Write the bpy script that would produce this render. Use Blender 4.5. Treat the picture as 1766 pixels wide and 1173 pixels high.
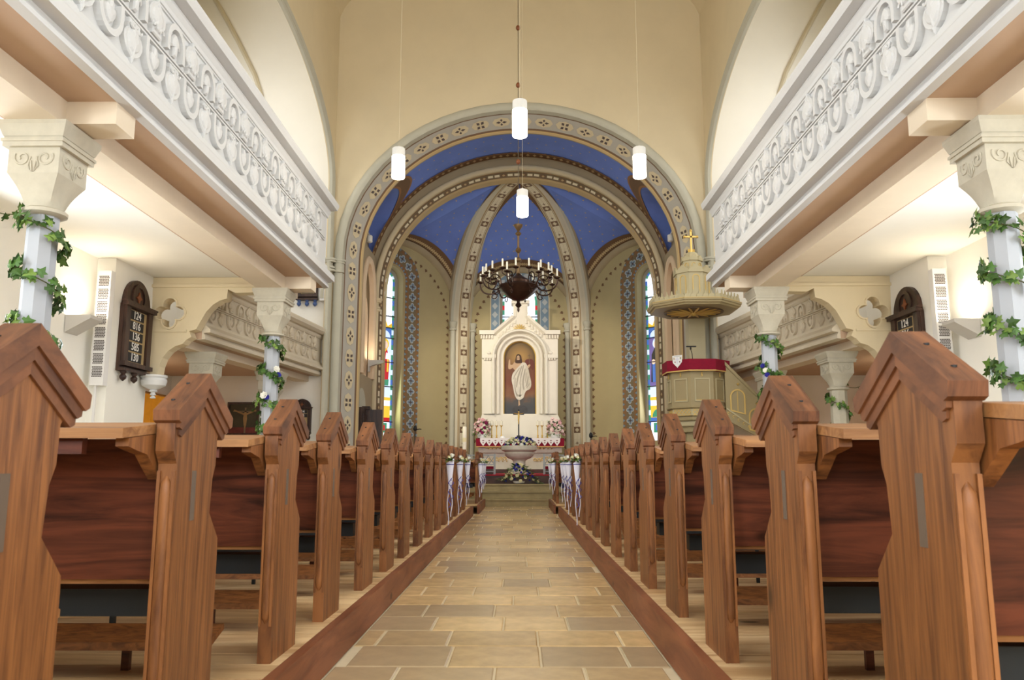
import bpy, bmesh, math, random
from math import pi, sin, cos, sqrt, atan2
from mathutils import Vector as V, Matrix
from mathutils.geometry import tessellate_polygon

for _o in list(bpy.data.objects):
    bpy.data.objects.remove(_o)
SC = bpy.context.scene
COL = SC.collection
random.seed(7)

# ------------------------------------------------------------------ camera
FPX, CX, CY = 1374.0, 883.0, 586.5
PITCH = math.atan(216.5 / FPX)
YAW = math.atan(14 / FPX * cos(PITCH))
CAMZ = 0.94
cd = bpy.data.cameras.new('camera')
cd.sensor_width = 36.0
cd.lens = 36.0 * FPX / 1766.0
cd.clip_start = 0.05
cd.dof.use_dof = True
cd.dof.focus_distance = 21.0
cd.dof.aperture_fstop = 11.0
cam = bpy.data.objects.new('camera', cd)
COL.objects.link(cam)
cam.location = (0, 0, CAMZ)
cam.rotation_euler = (pi / 2 + PITCH, 0, YAW)
SC.camera = cam


def at(px, py, Y):
    """world point at depth Y seen at a position of the 1766x1173 frame"""
    ca, sa, cp, sp = cos(YAW), sin(YAW), cos(PITCH), sin(PITCH)
    a, b = (px - CX) / FPX, (CY - py) / FPX
    dx = -sa * cp + ca * a + sa * sp * b
    dy = ca * cp + sa * a - ca * sp * b
    dz = sp + cp * b
    t = Y / dy
    return V((t * dx, Y, CAMZ + t * dz))


# ------------------------------------------------------------------ light
SC.view_settings.view_transform = 'Standard'
SC.view_settings.look = 'None'
SC.view_settings.gamma = 1.0
SC.view_settings.use_curve_mapping = False
SC.view_settings.exposure = 0.0
W = bpy.data.worlds.new('overcast')
SC.world = W
W.use_nodes = True
W.node_tree.nodes['Background'].inputs[0].default_value = (0.85, 0.93, 1.0, 1)
W.node_tree.nodes['Background'].inputs[1].default_value = 1.0


def area(name, loc, target, sx, sy, power, col=(1, 1, 1), spread=pi):
    l = bpy.data.lights.new(name, 'AREA')
    l.shape = 'RECTANGLE'
    l.size, l.size_y = sx, sy
    l.energy = power
    l.color = col
    l.spread = spread
    o = bpy.data.objects.new(name, l)
    COL.objects.link(o)
    o.location = loc
    d = V(target) - V(loc)
    o.rotation_euler = d.to_track_quat('-Z', 'Y').to_euler()
    return o


DAY = (0.88, 0.94, 1.0)
WARM = (1.0, 0.86, 0.66)
# daylight through the tall windows of the rear wall and of the gallery side walls
for i, x in enumerate((-4.6, 0.0, 4.6)):
    area('rear_window_daylight', (x, -5.6, 5.2), (x * 0.5, 10, 4.0), 2.6, 6.0, 400, DAY)
for s in (-1, 1):
    for y in (1.0, 5.5, 10.0):
        area('gallery_window_daylight', (s * 6.45, y, 8.6), (s * -1.0, y + 3, 4.5), 2.2, 4.2, 210, DAY)
    for y in (4.0, 8.5):
        area('aisle_window_daylight', (s * 6.5, y, 2.4), (s * 2.0, y, 2.0), 1.2, 2.2, 140, DAY)
    area('transept_window_daylight', (s * 8.45, 16.6, 8.6), (s * 3.0, 17.2, 8.0), 2.0, 4.4, 150, (1.0, 0.97, 0.90))
    area('apse_window_daylight', (s * 4.0, 24.62, 4.6), (0, 20.6, 3.6), 0.6, 4.6, 60, (0.80, 1.0, 0.72) if s < 0 else DAY)


# ------------------------------------------------------------------ materials
def lin(c):
    r = []
    for k in c[:3]:
        k /= 255.0
        r.append(k / 12.92 if k <= 0.04045 else ((k + 0.055) / 1.055) ** 2.4)
    return (r[0], r[1], r[2], 1.0)


MATS = {}


def mat(name, col, rough=0.6, metal=0.0, var=0.0, scale=3.0, bump=0.0, bscale=40.0, rnd=0.0, spec=0.4, emit=None, stretch=(1, 1, 1)):
    m = bpy.data.materials.new(name)
    m.use_nodes = True
    nt = m.node_tree
    p = nt.nodes['Principled BSDF']
    c = lin(col)
    p.inputs['Base Color'].default_value = c
    p.inputs['Roughness'].default_value = rough
    p.inputs['Metallic'].default_value = metal
    p.inputs['Specular IOR Level'].default_value = spec
    if emit:
        p.inputs['Emission Color'].default_value = lin(emit[0])
        p.inputs['Emission Strength'].default_value = emit[1]
    tc = None
    if var or bump:
        tc = nt.nodes.new('ShaderNodeTexCoord')
        mp = nt.nodes.new('ShaderNodeMapping')
        mp.inputs['Scale'].default_value = stretch
        nt.links.new(tc.outputs['Object'], mp.inputs['Vector'])
    last = None
    if var:
        n = nt.nodes.new('ShaderNodeTexNoise')
        n.inputs['Scale'].default_value = scale
        n.inputs['Detail'].default_value = 6
        n.inputs['Roughness'].default_value = 0.6
        nt.links.new(mp.outputs[0], n.inputs['Vector'])
        r = nt.nodes.new('ShaderNodeMapRange')
        r.inputs[1].default_value = 0.3
        r.inputs[2].default_value = 0.7
        r.inputs[3].default_value = 1 - var
        r.inputs[4].default_value = 1 + var
        nt.links.new(n.outputs[0], r.inputs[0])
        last = r.outputs[0]
    if rnd:
        oi = nt.nodes.new('ShaderNodeObjectInfo')
        r2 = nt.nodes.new('ShaderNodeMapRange')
        r2.inputs[3].default_value = 1 - rnd
        r2.inputs[4].default_value = 1 + rnd
        nt.links.new(oi.outputs['Random'], r2.inputs[0])
        if last:
            mu = nt.nodes.new('ShaderNodeMath')
            mu.operation = 'MULTIPLY'
            nt.links.new(last, mu.inputs[0])
            nt.links.new(r2.outputs[0], mu.inputs[1])
            last = mu.outputs[0]
        else:
            last = r2.outputs[0]
    if last:
        vm = nt.nodes.new('ShaderNodeVectorMath')
        vm.operation = 'SCALE'
        vm.inputs[0].default_value = c[:3]
        nt.links.new(last, vm.inputs['Scale'])
        nt.links.new(vm.outputs[0], p.inputs['Base Color'])
    if bump:
        nb = nt.nodes.new('ShaderNodeTexNoise')
        nb.inputs['Scale'].default_value = bscale
        nb.inputs['Detail'].default_value = 4
        nt.links.new(mp.outputs[0], nb.inputs['Vector'])
        b = nt.nodes.new('ShaderNodeBump')
        b.inputs['Strength'].default_value = bump
        b.inputs['Distance'].default_value = 0.02
        nt.links.new(nb.outputs[0], b.inputs['Height'])
        nt.links.new(b.outputs[0], p.inputs['Normal'])
    MATS[name] = m
    return m


def wood(name, c1, c2, stretch, rough=0.42, rnd=0.12, scale=1.0, knots=True):
    m = bpy.data.materials.new(name)
    m.use_nodes = True
    nt = m.node_tree
    p = nt.nodes['Principled BSDF']
    p.inputs['Roughness'].default_value = rough
    p.inputs['Specular IOR Level'].default_value = 0.35
    tc = nt.nodes.new('ShaderNodeTexCoord')
    oi = nt.nodes.new('ShaderNodeObjectInfo')
    ad = nt.nodes.new('ShaderNodeVectorMath')
    ad.operation = 'ADD'
    ml = nt.nodes.new('ShaderNodeVectorMath')
    ml.operation = 'SCALE'
    ml.inputs[0].default_value = (13.0, 7.0, 5.0)
    nt.links.new(oi.outputs['Random'], ml.inputs['Scale'])
    nt.links.new(tc.outputs['Object'], ad.inputs[0])
    nt.links.new(ml.outputs[0], ad.inputs[1])
    mp = nt.nodes.new('ShaderNodeMapping')
    mp.inputs['Scale'].default_value = stretch
    nt.links.new(ad.outputs[0], mp.inputs['Vector'])
    n = nt.nodes.new('ShaderNodeTexNoise')
    n.inputs['Scale'].default_value = scale
    n.inputs['Detail'].default_value = 7
    n.inputs['Roughness'].default_value = 0.62
    n.inputs['Distortion'].default_value = 0.9
    nt.links.new(mp.outputs[0], n.inputs['Vector'])
    cr = nt.nodes.new('ShaderNodeValToRGB')
    cr.color_ramp.elements[0].position = 0.34
    cr.color_ramp.elements[0].color = lin(c2)
    cr.color_ramp.elements[1].position = 0.62
    cr.color_ramp.elements[1].color = lin(c1)
    nt.links.new(n.outputs[0], cr.inputs[0])
    outc = cr.outputs[0]
    if knots:
        mp2 = nt.nodes.new('ShaderNodeMapping')
        mp2.inputs['Scale'].default_value = tuple(2.2 if k > 4 else 1.1 for k in stretch)
        nt.links.new(ad.outputs[0], mp2.inputs['Vector'])
        vo = nt.nodes.new('ShaderNodeTexVoronoi')
        vo.inputs['Scale'].default_value = 1.6
        nt.links.new(mp2.outputs[0], vo.inputs['Vector'])
        kr = nt.nodes.new('ShaderNodeMapRange')
        kr.inputs[1].default_value = 0.05
        kr.inputs[2].default_value = 0.11
        kr.inputs[3].default_value = 0.30
        kr.inputs[4].default_value = 1.0
        nt.links.new(vo.outputs['Distance'], kr.inputs[0])
        vk = nt.nodes.new('ShaderNodeVectorMath')
        vk.operation = 'SCALE'
        nt.links.new(outc, vk.inputs[0])
        nt.links.new(kr.outputs[0], vk.inputs['Scale'])
        outc = vk.outputs[0]
    r2 = nt.nodes.new('ShaderNodeMapRange')
    r2.inputs[3].default_value = 1 - rnd
    r2.inputs[4].default_value = 1 + rnd
    nt.links.new(oi.outputs['Random'], r2.inputs[0])
    vm = nt.nodes.new('ShaderNodeVectorMath')
    vm.operation = 'SCALE'
    nt.links.new(outc, vm.inputs[0])
    nt.links.new(r2.outputs[0], vm.inputs['Scale'])
    nt.links.new(vm.outputs[0], p.inputs['Base Color'])
    b = nt.nodes.new('ShaderNodeBump')
    b.inputs['Strength'].default_value = 0.12
    b.inputs['Distance'].default_value = 0.01
    nt.links.new(n.outputs[0], b.inputs['Height'])
    nt.links.new(b.outputs[0], p.inputs['Normal'])
    MATS[name] = m
    return m


def glass(name, col, k=1.0):
    """leaded glass lit by daylight behind it"""
    m = mat(name, col, 0.25, emit=(col, k))
    return m


mat('cream_plaster', (222, 206, 172), 0.85, var=0.035, scale=0.9, bump=0.03, bscale=60)
mat('white_plaster', (238, 235, 226), 0.85, var=0.02, scale=1.2, bump=0.03, bscale=60)
mat('pale_trim', (206, 196, 172), 0.7, var=0.03, scale=3)
mat('grey_trim', (188, 184, 166), 0.7, var=0.04, scale=3)
mat('gallery_paint', (212, 212, 211), 0.6, var=0.02, scale=2)
mat('low_gallery_paint', (216, 204, 182), 0.65, var=0.02, scale=2)
mat('beam_paint', (224, 208, 184), 0.7, var=0.04, scale=1.5)
mat('soffit_bounce_tint', (192, 162, 136), 0.75, var=0.05, scale=1.2)  # shade and brown bounce from the wood put into the soffit colour
mat('formeret_paint', (166, 150, 120), 0.8, var=0.04, scale=3)
mat('stone_paint', (194, 187, 168), 0.75, var=0.06, scale=9, bump=0.05, bscale=90)
mat('column_paint', (180, 184, 190), 0.7, var=0.03, scale=3)
mat('olive_plaster', (176, 161, 120), 0.85, var=0.04, scale=1.2)
mat('taupe_plaster', (166, 150, 122), 0.85, var=0.04, scale=1.0)
mat('rosy_plaster', (222, 196, 164), 0.8, var=0.03)
mat('vault_blue', (110, 134, 212), 0.85, var=0.06, scale=1.6)
mat('gold_paint', (206, 176, 118), 0.6)
mat('brown_paint', (122, 96, 74), 0.8)
mat('umber_paint', (112, 84, 58), 0.8)
mat('rust_paint', (146, 104, 66), 0.8)
mat('tan_paint', (190, 165, 122), 0.8)
mat('band_grey', (178, 172, 160), 0.8)
mat('medallion_cream', (208, 192, 158), 0.8)
mat('ivory_paint', (226, 214, 186), 0.8)
mat('quatrefoil_blue', (128, 148, 164), 0.8)
mat('quatrefoil_pale', (186, 190, 190), 0.8)
mat('dark_motif', (92, 80, 76), 0.8)
mat('taupe_band', (124, 108, 82), 0.8)
mat('marble_white', (236, 228, 212), 0.5, var=0.02, scale=4)
mat('altar_stone', (214, 206, 188), 0.55, var=0.05, scale=5)
mat('font_stone', (204, 198, 180), 0.5, var=0.09, scale=9)
mat('gilt', (214, 178, 96), 0.38, 0.45)
mat('gilt_paint', (214, 182, 108), 0.45, 0.2)
mat('red_cloth', (132, 10, 42), 0.9, var=0.1, scale=20)
mat('red_carpet', (170, 22, 46), 0.95, var=0.1, scale=30)
mat('lace', (240, 238, 236), 0.9)
mat('wax', (240, 234, 214), 0.5)
mat('lamp_cap', (206, 202, 194), 0.5)
mat('lamp_glow', (255, 244, 226), 0.4, emit=((255, 246, 230), 9.0))
mat('wire', (96, 86, 70), 0.5)
mat('thin_cable', (196, 182, 150), 0.5)
mat('cord_bead', (132, 76, 44), 0.5)
mat('bronze', (72, 52, 44), 0.32, 0.75, var=0.2, scale=8)
mat('brass', (168, 134, 76), 0.35, 0.55)
mat('stem_bronze', (112, 88, 58), 0.4, 0.5, var=0.2, scale=10)
mat('iron_grey', (150, 156, 156), 0.5, 0.2)
mat('black', (26, 25, 26), 0.5)
mat('speaker_white', (224, 222, 220), 0.45)
mat('perforation', (66, 56, 52), 0.8)
mat('lamp_metal', (196, 192, 186), 0.45)
mat('board_panel', (38, 33, 34), 0.6)
mat('number_card', (40, 38, 40), 0.6)
mat('number_white', (240, 238, 232), 0.6)
mat('board_back', (176, 152, 108), 0.7)
mat('board_blue', (70, 92, 140), 0.5)
mat('mortar', (228, 214, 182), 0.9, var=0.06, scale=6)
mat('sandstone_step', (176, 160, 120), 0.7, var=0.12, scale=5)
mat('under_floor', (120, 104, 80), 0.9)
mat('pulpit_paint', (164, 148, 110), 0.55, var=0.03, scale=4)
mat('pulpit_light', (188, 176, 140), 0.55, var=0.03, scale=4)
mat('canopy_wood', (106, 84, 58), 0.5)
mat('leaf_green', (64, 98, 40), 0.45, rnd=0.45)
mat('leaf_light', (112, 140, 62), 0.45, rnd=0.35)
mat('stem_green', (76, 78, 40), 0.6)
mat('petal_white', (238, 236, 224), 0.7)
mat('petal_cream', (236, 226, 180), 0.7)
mat('petal_blue', (52, 48, 150), 0.7)
mat('petal_pink', (228, 178, 180), 0.7)
mat('petal_pale_pink', (240, 214, 210), 0.7)
mat('petal_magenta', (140, 18, 84), 0.7)
mat('ribbon_white', (226, 224, 236), 0.6)
mat('ribbon_blue', (84, 82, 160), 0.5)
mat('heater_grey', (40, 44, 46), 0.5, 0.2)
mat('tenon_wood', (104, 88, 74), 0.7)
mat('paint_dark', (104, 82, 58), 0.6, var=0.35, scale=2.0)
mat('paint_ember', (122, 72, 48), 0.6, var=0.3, scale=2.5)
mat('paint_slate', (74, 72, 74), 0.6, var=0.25, scale=3)
mat('paint_halo', (150, 116, 72), 0.6, var=0.15, scale=3)
mat('paint_skin', (206, 172, 138), 0.6)
mat('paint_hair', (74, 50, 36), 0.6)
mat('paint_robe', (224, 216, 200), 0.6, var=0.1, scale=6)
mat('paint_fold', (178, 168, 152), 0.6)
mat('paint_drape', (206, 196, 178), 0.6, var=0.12, scale=8)
mat('paint_flag', (110, 56, 48), 0.6)
mat('paint_cross', (120, 100, 74), 0.6)
mat('paint_sky', (66, 60, 42), 0.6, var=0.35, scale=1.6)
mat('paint_rose', (108, 46, 40), 0.6, var=0.4, scale=4)
mat('window_frame', (176, 170, 158), 0.6)
mat('lead', (52, 54, 60), 0.5)
mat('amber_curtain', (206, 140, 42), 0.8, var=0.15, scale=3, emit=((206, 130, 30), 0.35))  # glow put into the cloth itself by emission
glass('glass_white', (236, 244, 255), 1.25)
glass('glass_pale', (196, 214, 236), 1.0)
glass('glass_green', (70, 150, 120), 0.55)
glass('glass_red', (196, 36, 46), 0.6)
glass('glass_blue', (74, 112, 190), 0.7)
glass('glass_yellow', (232, 190, 62), 0.8)
glass('glass_violet', (120, 106, 170), 0.6)
glass('glass_skin', (226, 198, 176), 0.8)
glass('glass_dark', (64, 60, 58), 0.2)
glass('daylight_pane', (238, 244, 255), 1.6)
wood('pew_wood', (152, 99, 56), (100, 61, 35), (14, 44, 2.4), 0.45)
wood('pew_cap_wood', (134, 86, 55), (84, 52, 35), (26, 3.2, 6), 0.5, knots=False)
wood('pew_dark_wood', (116, 62, 42), (58, 30, 22), (1.6, 14, 16), 0.4)
wood('pew_light_wood', (182, 132, 84), (136, 90, 54), (1.8, 22, 22), 0.5)
wood('platform_wood', (236, 204, 156), (192, 150, 104), (1.2, 8, 8), 0.55)
wood('kerb_wood', (150, 94, 62), (112, 64, 42), (8, 1.1, 8), 0.5)
wood('dark_oak', (74, 52, 42), (42, 28, 24), (8, 8, 1.2), 0.4)
wood('step_oak', (92, 58, 44), (60, 38, 30), (1.2, 8, 8), 0.4)


def tile_material():
    m = mat('aisle_stone', (226, 196, 144), 0.26, var=0.17, scale=7.0, bump=0.05, bscale=12, rnd=0.16, spec=0.5)
    nt = m.node_tree
    p = nt.nodes['Principled BSDF']
    oi = nt.nodes.new('ShaderNodeObjectInfo')
    tc = nt.nodes.new('ShaderNodeTexCoord')
    n = nt.nodes.new('ShaderNodeTexNoise')
    n.inputs['Scale'].default_value = 0.9
    nt.links.new(tc.outputs['Object'], n.inputs['Vector'])
    sub = nt.nodes.new('ShaderNodeMath')
    sub.operation = 'FRACT'
    mul = nt.nodes.new('ShaderNodeMath')
    mul.operation = 'MULTIPLY'
    mul.inputs[1].default_value = 7.31
    nt.links.new(oi.outputs['Random'], mul.inputs[0])
    nt.links.new(mul.outputs[0], sub.inputs[0])
    src = p.inputs['Base Color'].links[0].from_socket
    mx = nt.nodes.new('ShaderNodeMix')
    mx.data_type = 'RGBA'
    mx.inputs[7].default_value = lin((172, 156, 132))
    mr = nt.nodes.new('ShaderNodeMapRange')
    mr.inputs[1].default_value = 0.35
    mr.inputs[2].default_value = 1.0
    mr.inputs[3].default_value = 0.0
    mr.inputs[4].default_value = 0.75
    nt.links.new(sub.outputs[0], mr.inputs[0])
    nt.links.new(mr.outputs[0], mx.inputs[0])
    nt.links.new(src, mx.inputs[6])
    nt.links.new(mx.outputs[2], p.inputs['Base Color'])


tile_material()


def canvas_material(H, zh, rh):
    """oil painting ground: slate clouds below, rust glow, brown sky and a soft halo"""
    m = bpy.data.materials.new('altar_canvas')
    m.use_nodes = True
    nt = m.node_tree
    p = nt.nodes['Principled BSDF']
    p.inputs['Roughness'].default_value = 0.6
    tc = nt.nodes.new('ShaderNodeTexCoord')
    sx = nt.nodes.new('ShaderNodeSeparateXYZ')
    nt.links.new(tc.outputs['Object'], sx.inputs[0])
    n = nt.nodes.new('ShaderNodeTexNoise')
    n.inputs['Scale'].default_value = 3.2
    n.inputs['Detail'].default_value = 6
    nt.links.new(tc.outputs['Object'], n.inputs['Vector'])
    a = nt.nodes.new('ShaderNodeMath')
    a.operation = 'MULTIPLY_ADD'
    a.inputs[1].default_value = 1.0 / H
    nt.links.new(sx.outputs['Z'], a.inputs[0])
    b = nt.nodes.new('ShaderNodeMath')
    b.operation = 'MULTIPLY_ADD'
    b.inputs[1].default_value = 0.30
    b.inputs[2].default_value = -0.15
    nt.links.new(n.outputs[0], b.inputs[0])
    nt.links.new(b.outputs[0], a.inputs[2])
    cr = nt.nodes.new('ShaderNodeValToRGB')
    e = cr.color_ramp.elements
    e[0].position, e[0].color = 0.0, lin((66, 70, 76))
    e[1].position, e[1].color = 1.0, lin((120, 98, 64))
    for pos, c in ((0.16, (84, 80, 78)), (0.26, (134, 92, 64)), (0.42, (122, 66, 46)), (0.66, (118, 74, 50)), (0.8, (114, 88, 56))):
        q = e.new(pos)
        q.color = lin(c)
    nt.links.new(a.outputs[0], cr.inputs[0])
    d = nt.nodes.new('ShaderNodeVectorMath')
    d.operation = 'DISTANCE'
    d.inputs[1].default_value = (0, 0.03, zh)
    nt.links.new(tc.outputs['Object'], d.inputs[0])
    mr = nt.nodes.new('ShaderNodeMapRange')
    mr.inputs[1].default_value = rh * 0.5
    mr.inputs[2].default_value = rh * 1.7
    mr.inputs[3].default_value = 0.85
    mr.inputs[4].default_value = 0.0
    nt.links.new(d.outputs['Value'], mr.inputs[0])
    mx = nt.nodes.new('ShaderNodeMix')
    mx.data_type = 'RGBA'
    mx.inputs[7].default_value = lin((186, 146, 84))
    nt.links.new(mr.outputs[0], mx.inputs[0])
    nt.links.new(cr.outputs[0], mx.inputs[6])
    nt.links.new(mx.outputs[2], p.inputs['Base Color'])
    MATS['altar_canvas'] = m


# ------------------------------------------------------------------ mesh building
class MB:
    def __init__(self):
        self.v, self.f, self.m = [], [], []

    def add(self, vs, fs, m=0):
        k = len(self.v)
        self.v += [V(p) for p in vs]
        for i, f in enumerate(fs):
            self.f.append([k + j for j in f])
            self.m.append(m[i] if isinstance(m, (list, tuple)) else m)
        return self

    def box(self, x0, x1, y0, y1, z0, z1, m=0):
        vs = [(x, y, z) for z in (z0, z1) for y in (y0, y1) for x in (x0, x1)]
        return self.add(vs, [(0, 2, 3, 1), (4, 5, 7, 6), (0, 1, 5, 4), (2, 6, 7, 3), (0, 4, 6, 2), (1, 3, 7, 5)], m)

    def plate(self, loops, o, u, v, w, m=0, ms=None):
        o, u, v, w = V(o), V(u), V(v), V(w)
        tri = tessellate_polygon([[V((a, b, 0)) for a, b in L] for L in loops])
        pts = [o + u * a + v * b for L in loops for a, b in L]
        n = len(pts)
        fs = [tuple(t) for t in tri] + [tuple(i + n for i in reversed(t)) for t in tri]
        mm = [m] * len(fs)
        k = 0
        for L in loops:
            q = len(L)
            for i in range(q):
                j = (i + 1) % q
                fs.append((k + i, k + j, k + j + n, k + i + n))
                mm.append(m if ms is None else ms)
            k += q
        return self.add(pts + [p + w for p in pts], fs, mm)

    def dome(self, poly, hs, m=0):
        """carved boss in the y-z plane: outline loops shrinking towards the centre, rising along x"""
        cy = sum(p[0] for p in poly) / len(poly)
        cz = sum(p[1] for p in poly) / len(poly)
        n = len(poly)
        vs, fs = [], []
        for sc, h in hs:
            vs += [(h, cy + (a - cy) * sc, cz + (b - cz) * sc) for a, b in poly]
        for k in range(len(hs) - 1):
            for i in range(n):
                j = (i + 1) % n
                fs.append((k * n + i, k * n + j, (k + 1) * n + j, (k + 1) * n + i))
        c = len(vs)
        vs.append((hs[-1][1], cy, cz))
        for i in range(n):
            fs.append(((len(hs) - 1) * n + i, (len(hs) - 1) * n + (i + 1) % n, c))
        return self.add(vs, fs, m)

    def px(self, poly, x0, x1, m=0):
        return self.plate([poly], (x0, 0, 0), (0, 1, 0), (0, 0, 1), (x1 - x0, 0, 0), m)

    def py(self, poly, y0, y1, m=0):
        return self.plate([poly], (0, y0, 0), (1, 0, 0), (0, 0, 1), (0, y1 - y0, 0), m)

    def pz(self, poly, z0, z1, m=0):
        return self.plate([poly], (0, 0, z0), (1, 0, 0), (0, 1, 0), (0, 0, z1 - z0), m)

    def lathe(self, prof, n=16, c=(0, 0, 0), m=0, phase=0.0, caps=True):
        vs, fs = [], []
        for r, z in prof:
            for i in range(n):
                a = 2 * pi * i / n + phase
                vs.append((c[0] + r * cos(a), c[1] + r * sin(a), c[2] + z))
        for k in range(len(prof) - 1):
            for i in range(n):
                j = (i + 1) % n
                fs.append((k * n + i, k * n + j, (k + 1) * n + j, (k + 1) * n + i))
        if caps:
            fs.append(tuple(reversed(range(n))))
            fs.append(tuple((len(prof) - 1) * n + i for i in range(n)))
        return self.add(vs, fs, m)

    def tube(self, path, r, n=6, m=0, caps=True):
        path = [V(p) for p in path]
        vs, fs = [], []
        k = len(path)
        up = V((0, 0, 1))
        prev = None
        for i, p in enumerate(path):
            t = (path[min(i + 1, k - 1)] - path[max(i - 1, 0)])
            t = t.normalized() if t.length > 1e-9 else V((0, 0, 1))
            if prev is None:
                a = t.cross(up)
                if a.length < 1e-3:
                    a = t.cross(V((1, 0, 0)))
            else:
                a = prev - t * prev.dot(t)
                if a.length < 1e-6:
                    a = t.cross(up)
            a.normalize()
            prev = a
            b = t.cross(a)
            rr = r[i] if isinstance(r, (list, tuple)) else r
            for q in range(n):
                w = 2 * pi * q / n
                vs.append(p + a * (rr * cos(w)) + b * (rr * sin(w)))
        for i in range(k - 1):
            for q in range(n):
                q2 = (q + 1) % n
                fs.append((i * n + q, i * n + q2, (i + 1) * n + q2, (i + 1) * n + q))
        if caps:
            fs.append(tuple(reversed(range(n))))
            fs.append(tuple((k - 1) * n + q for q in range(n)))
        return self.add(vs, fs, m)

    def sweep(self, pts, N, B, prof, m=0):
        """closed profile of (n, b) offsets swept along a path; m may be a list per profile side"""
        vs, fs, mm = [], [], []
        q, k = len(prof), len(pts)
        for p, n, b in zip(pts, N, B):
            for a, c in prof:
                vs.append(V(p) + V(n) * a + V(b) * c)
        for i in range(k - 1):
            for j in range(q):
                j2 = (j + 1) % q
                fs.append((i * q + j, i * q + j2, (i + 1) * q + j2, (i + 1) * q + j))
                mm.append(m[j] if isinstance(m, (list, tuple)) else m)
        m0 = m[0] if isinstance(m, (list, tuple)) else m
        fs += [tuple(reversed(range(q))), tuple((k - 1) * q + j for j in range(q))]
        mm += [m0, m0]
        return self.add(vs, fs, mm)

    def ball(self, c, r, n=8, k=5, m=0, sc=(1, 1, 1)):
        prof = [(max(1e-4, sin(pi * i / k)) * r, -cos(pi * i / k) * r) for i in range(k + 1)]
        vs, fs = [], []
        for rr, z in prof:
            for i in range(n):
                a = 2 * pi * i / n
                vs.append((c[0] + rr * cos(a) * sc[0], c[1] + rr * sin(a) * sc[1], c[2] + z * sc[2]))
        for q in range(k):
            for i in range(n):
                j = (i + 1) % n
                fs.append((q * n + i, q * n + j, (q + 1) * n + j, (q + 1) * n + i))
        return self.add(vs, fs, m)

    def quad(self, a, b, c, d, m=0):
        return self.add([a, b, c, d], [(0, 1, 2, 3)], m)

    def mesh(self, name, mats, smooth=None, recalc=True, off=V((0, 0, 0))):
        me = bpy.data.meshes.new(name)
        me.from_pydata([tuple(p - off) for p in self.v], [], self.f)
        mats = mats if isinstance(mats, (list, tuple)) else [mats]
        for k in mats:
            me.materials.append(MATS[k])
        me.polygons.foreach_set('material_index', self.m)
        if recalc:
            bm = bmesh.new()
            bm.from_mesh(me)
            bmesh.ops.recalc_face_normals(bm, faces=bm.faces)
            bm.to_mesh(me)
            bm.free()
        if smooth is not None:
            me.polygons.foreach_set('use_smooth', [True] * len(me.polygons))
            me.set_sharp_from_angle(angle=math.radians(smooth))
        me.update()
        return me

    def build(self, name, mats, parent=None, smooth=None, recalc=True, label=None):
        off = V((0, 0, 0))
        if parent is not None:
            p = parent
            while p is not None:
                off = off + p.location
                p = p.parent
        else:
            xs = [p.x for p in self.v]
            ys = [p.y for p in self.v]
            zs = [p.z for p in self.v]
            off = V(((min(xs) + max(xs)) / 2, (min(ys) + max(ys)) / 2, min(zs)))
        o = bpy.data.objects.new(name, self.mesh(name, mats, smooth, recalc, off))
        COL.objects.link(o)
        if parent is not None:
            o.parent = parent
        else:
            o.location = off
        if label:
            o['label'] = label
        return o


def inst(name, me, parent=None, loc=(0, 0, 0), rot=(0, 0, 0), sc=None):
    o = bpy.data.objects.new(name, me)
    COL.objects.link(o)
    o.parent = parent
    o.location = loc
    o.rotation_euler = rot
    if sc is not None:
        o.scale = (sc, sc, sc) if not isinstance(sc, (tuple, list)) else sc
    return o


def wpos(o):
    p, off = o, V((0, 0, 0))
    while p is not None:
        off = off + p.location
        p = p.parent
    return off


def thing(name, label, cat, loc=(0, 0, 0), rz=0.0, group=None, kind=None):
    o = bpy.data.objects.new(name, None)
    o.empty_display_size = 0.1
    COL.objects.link(o)
    o.location = loc
    o.rotation_euler = (0, 0, rz)
    if kind:
        o['kind'] = kind
    tag(o, label, cat, group)
    return o


def tag(o, label=None, cat=None, group=None):
    if label:
        o['label'] = label
    if cat:
        o['category'] = cat
    if group:
        o['group'] = group
    return o


def structure(o, label=None):
    o['kind'] = 'structure'
    if label:
        o['label'] = label
    return o


def copy_tree(o, parent=None):
    c = o.copy()
    COL.objects.link(c)
    c.parent = parent
    for ch in o.children:
        copy_tree(ch, c)
    return c


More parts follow.
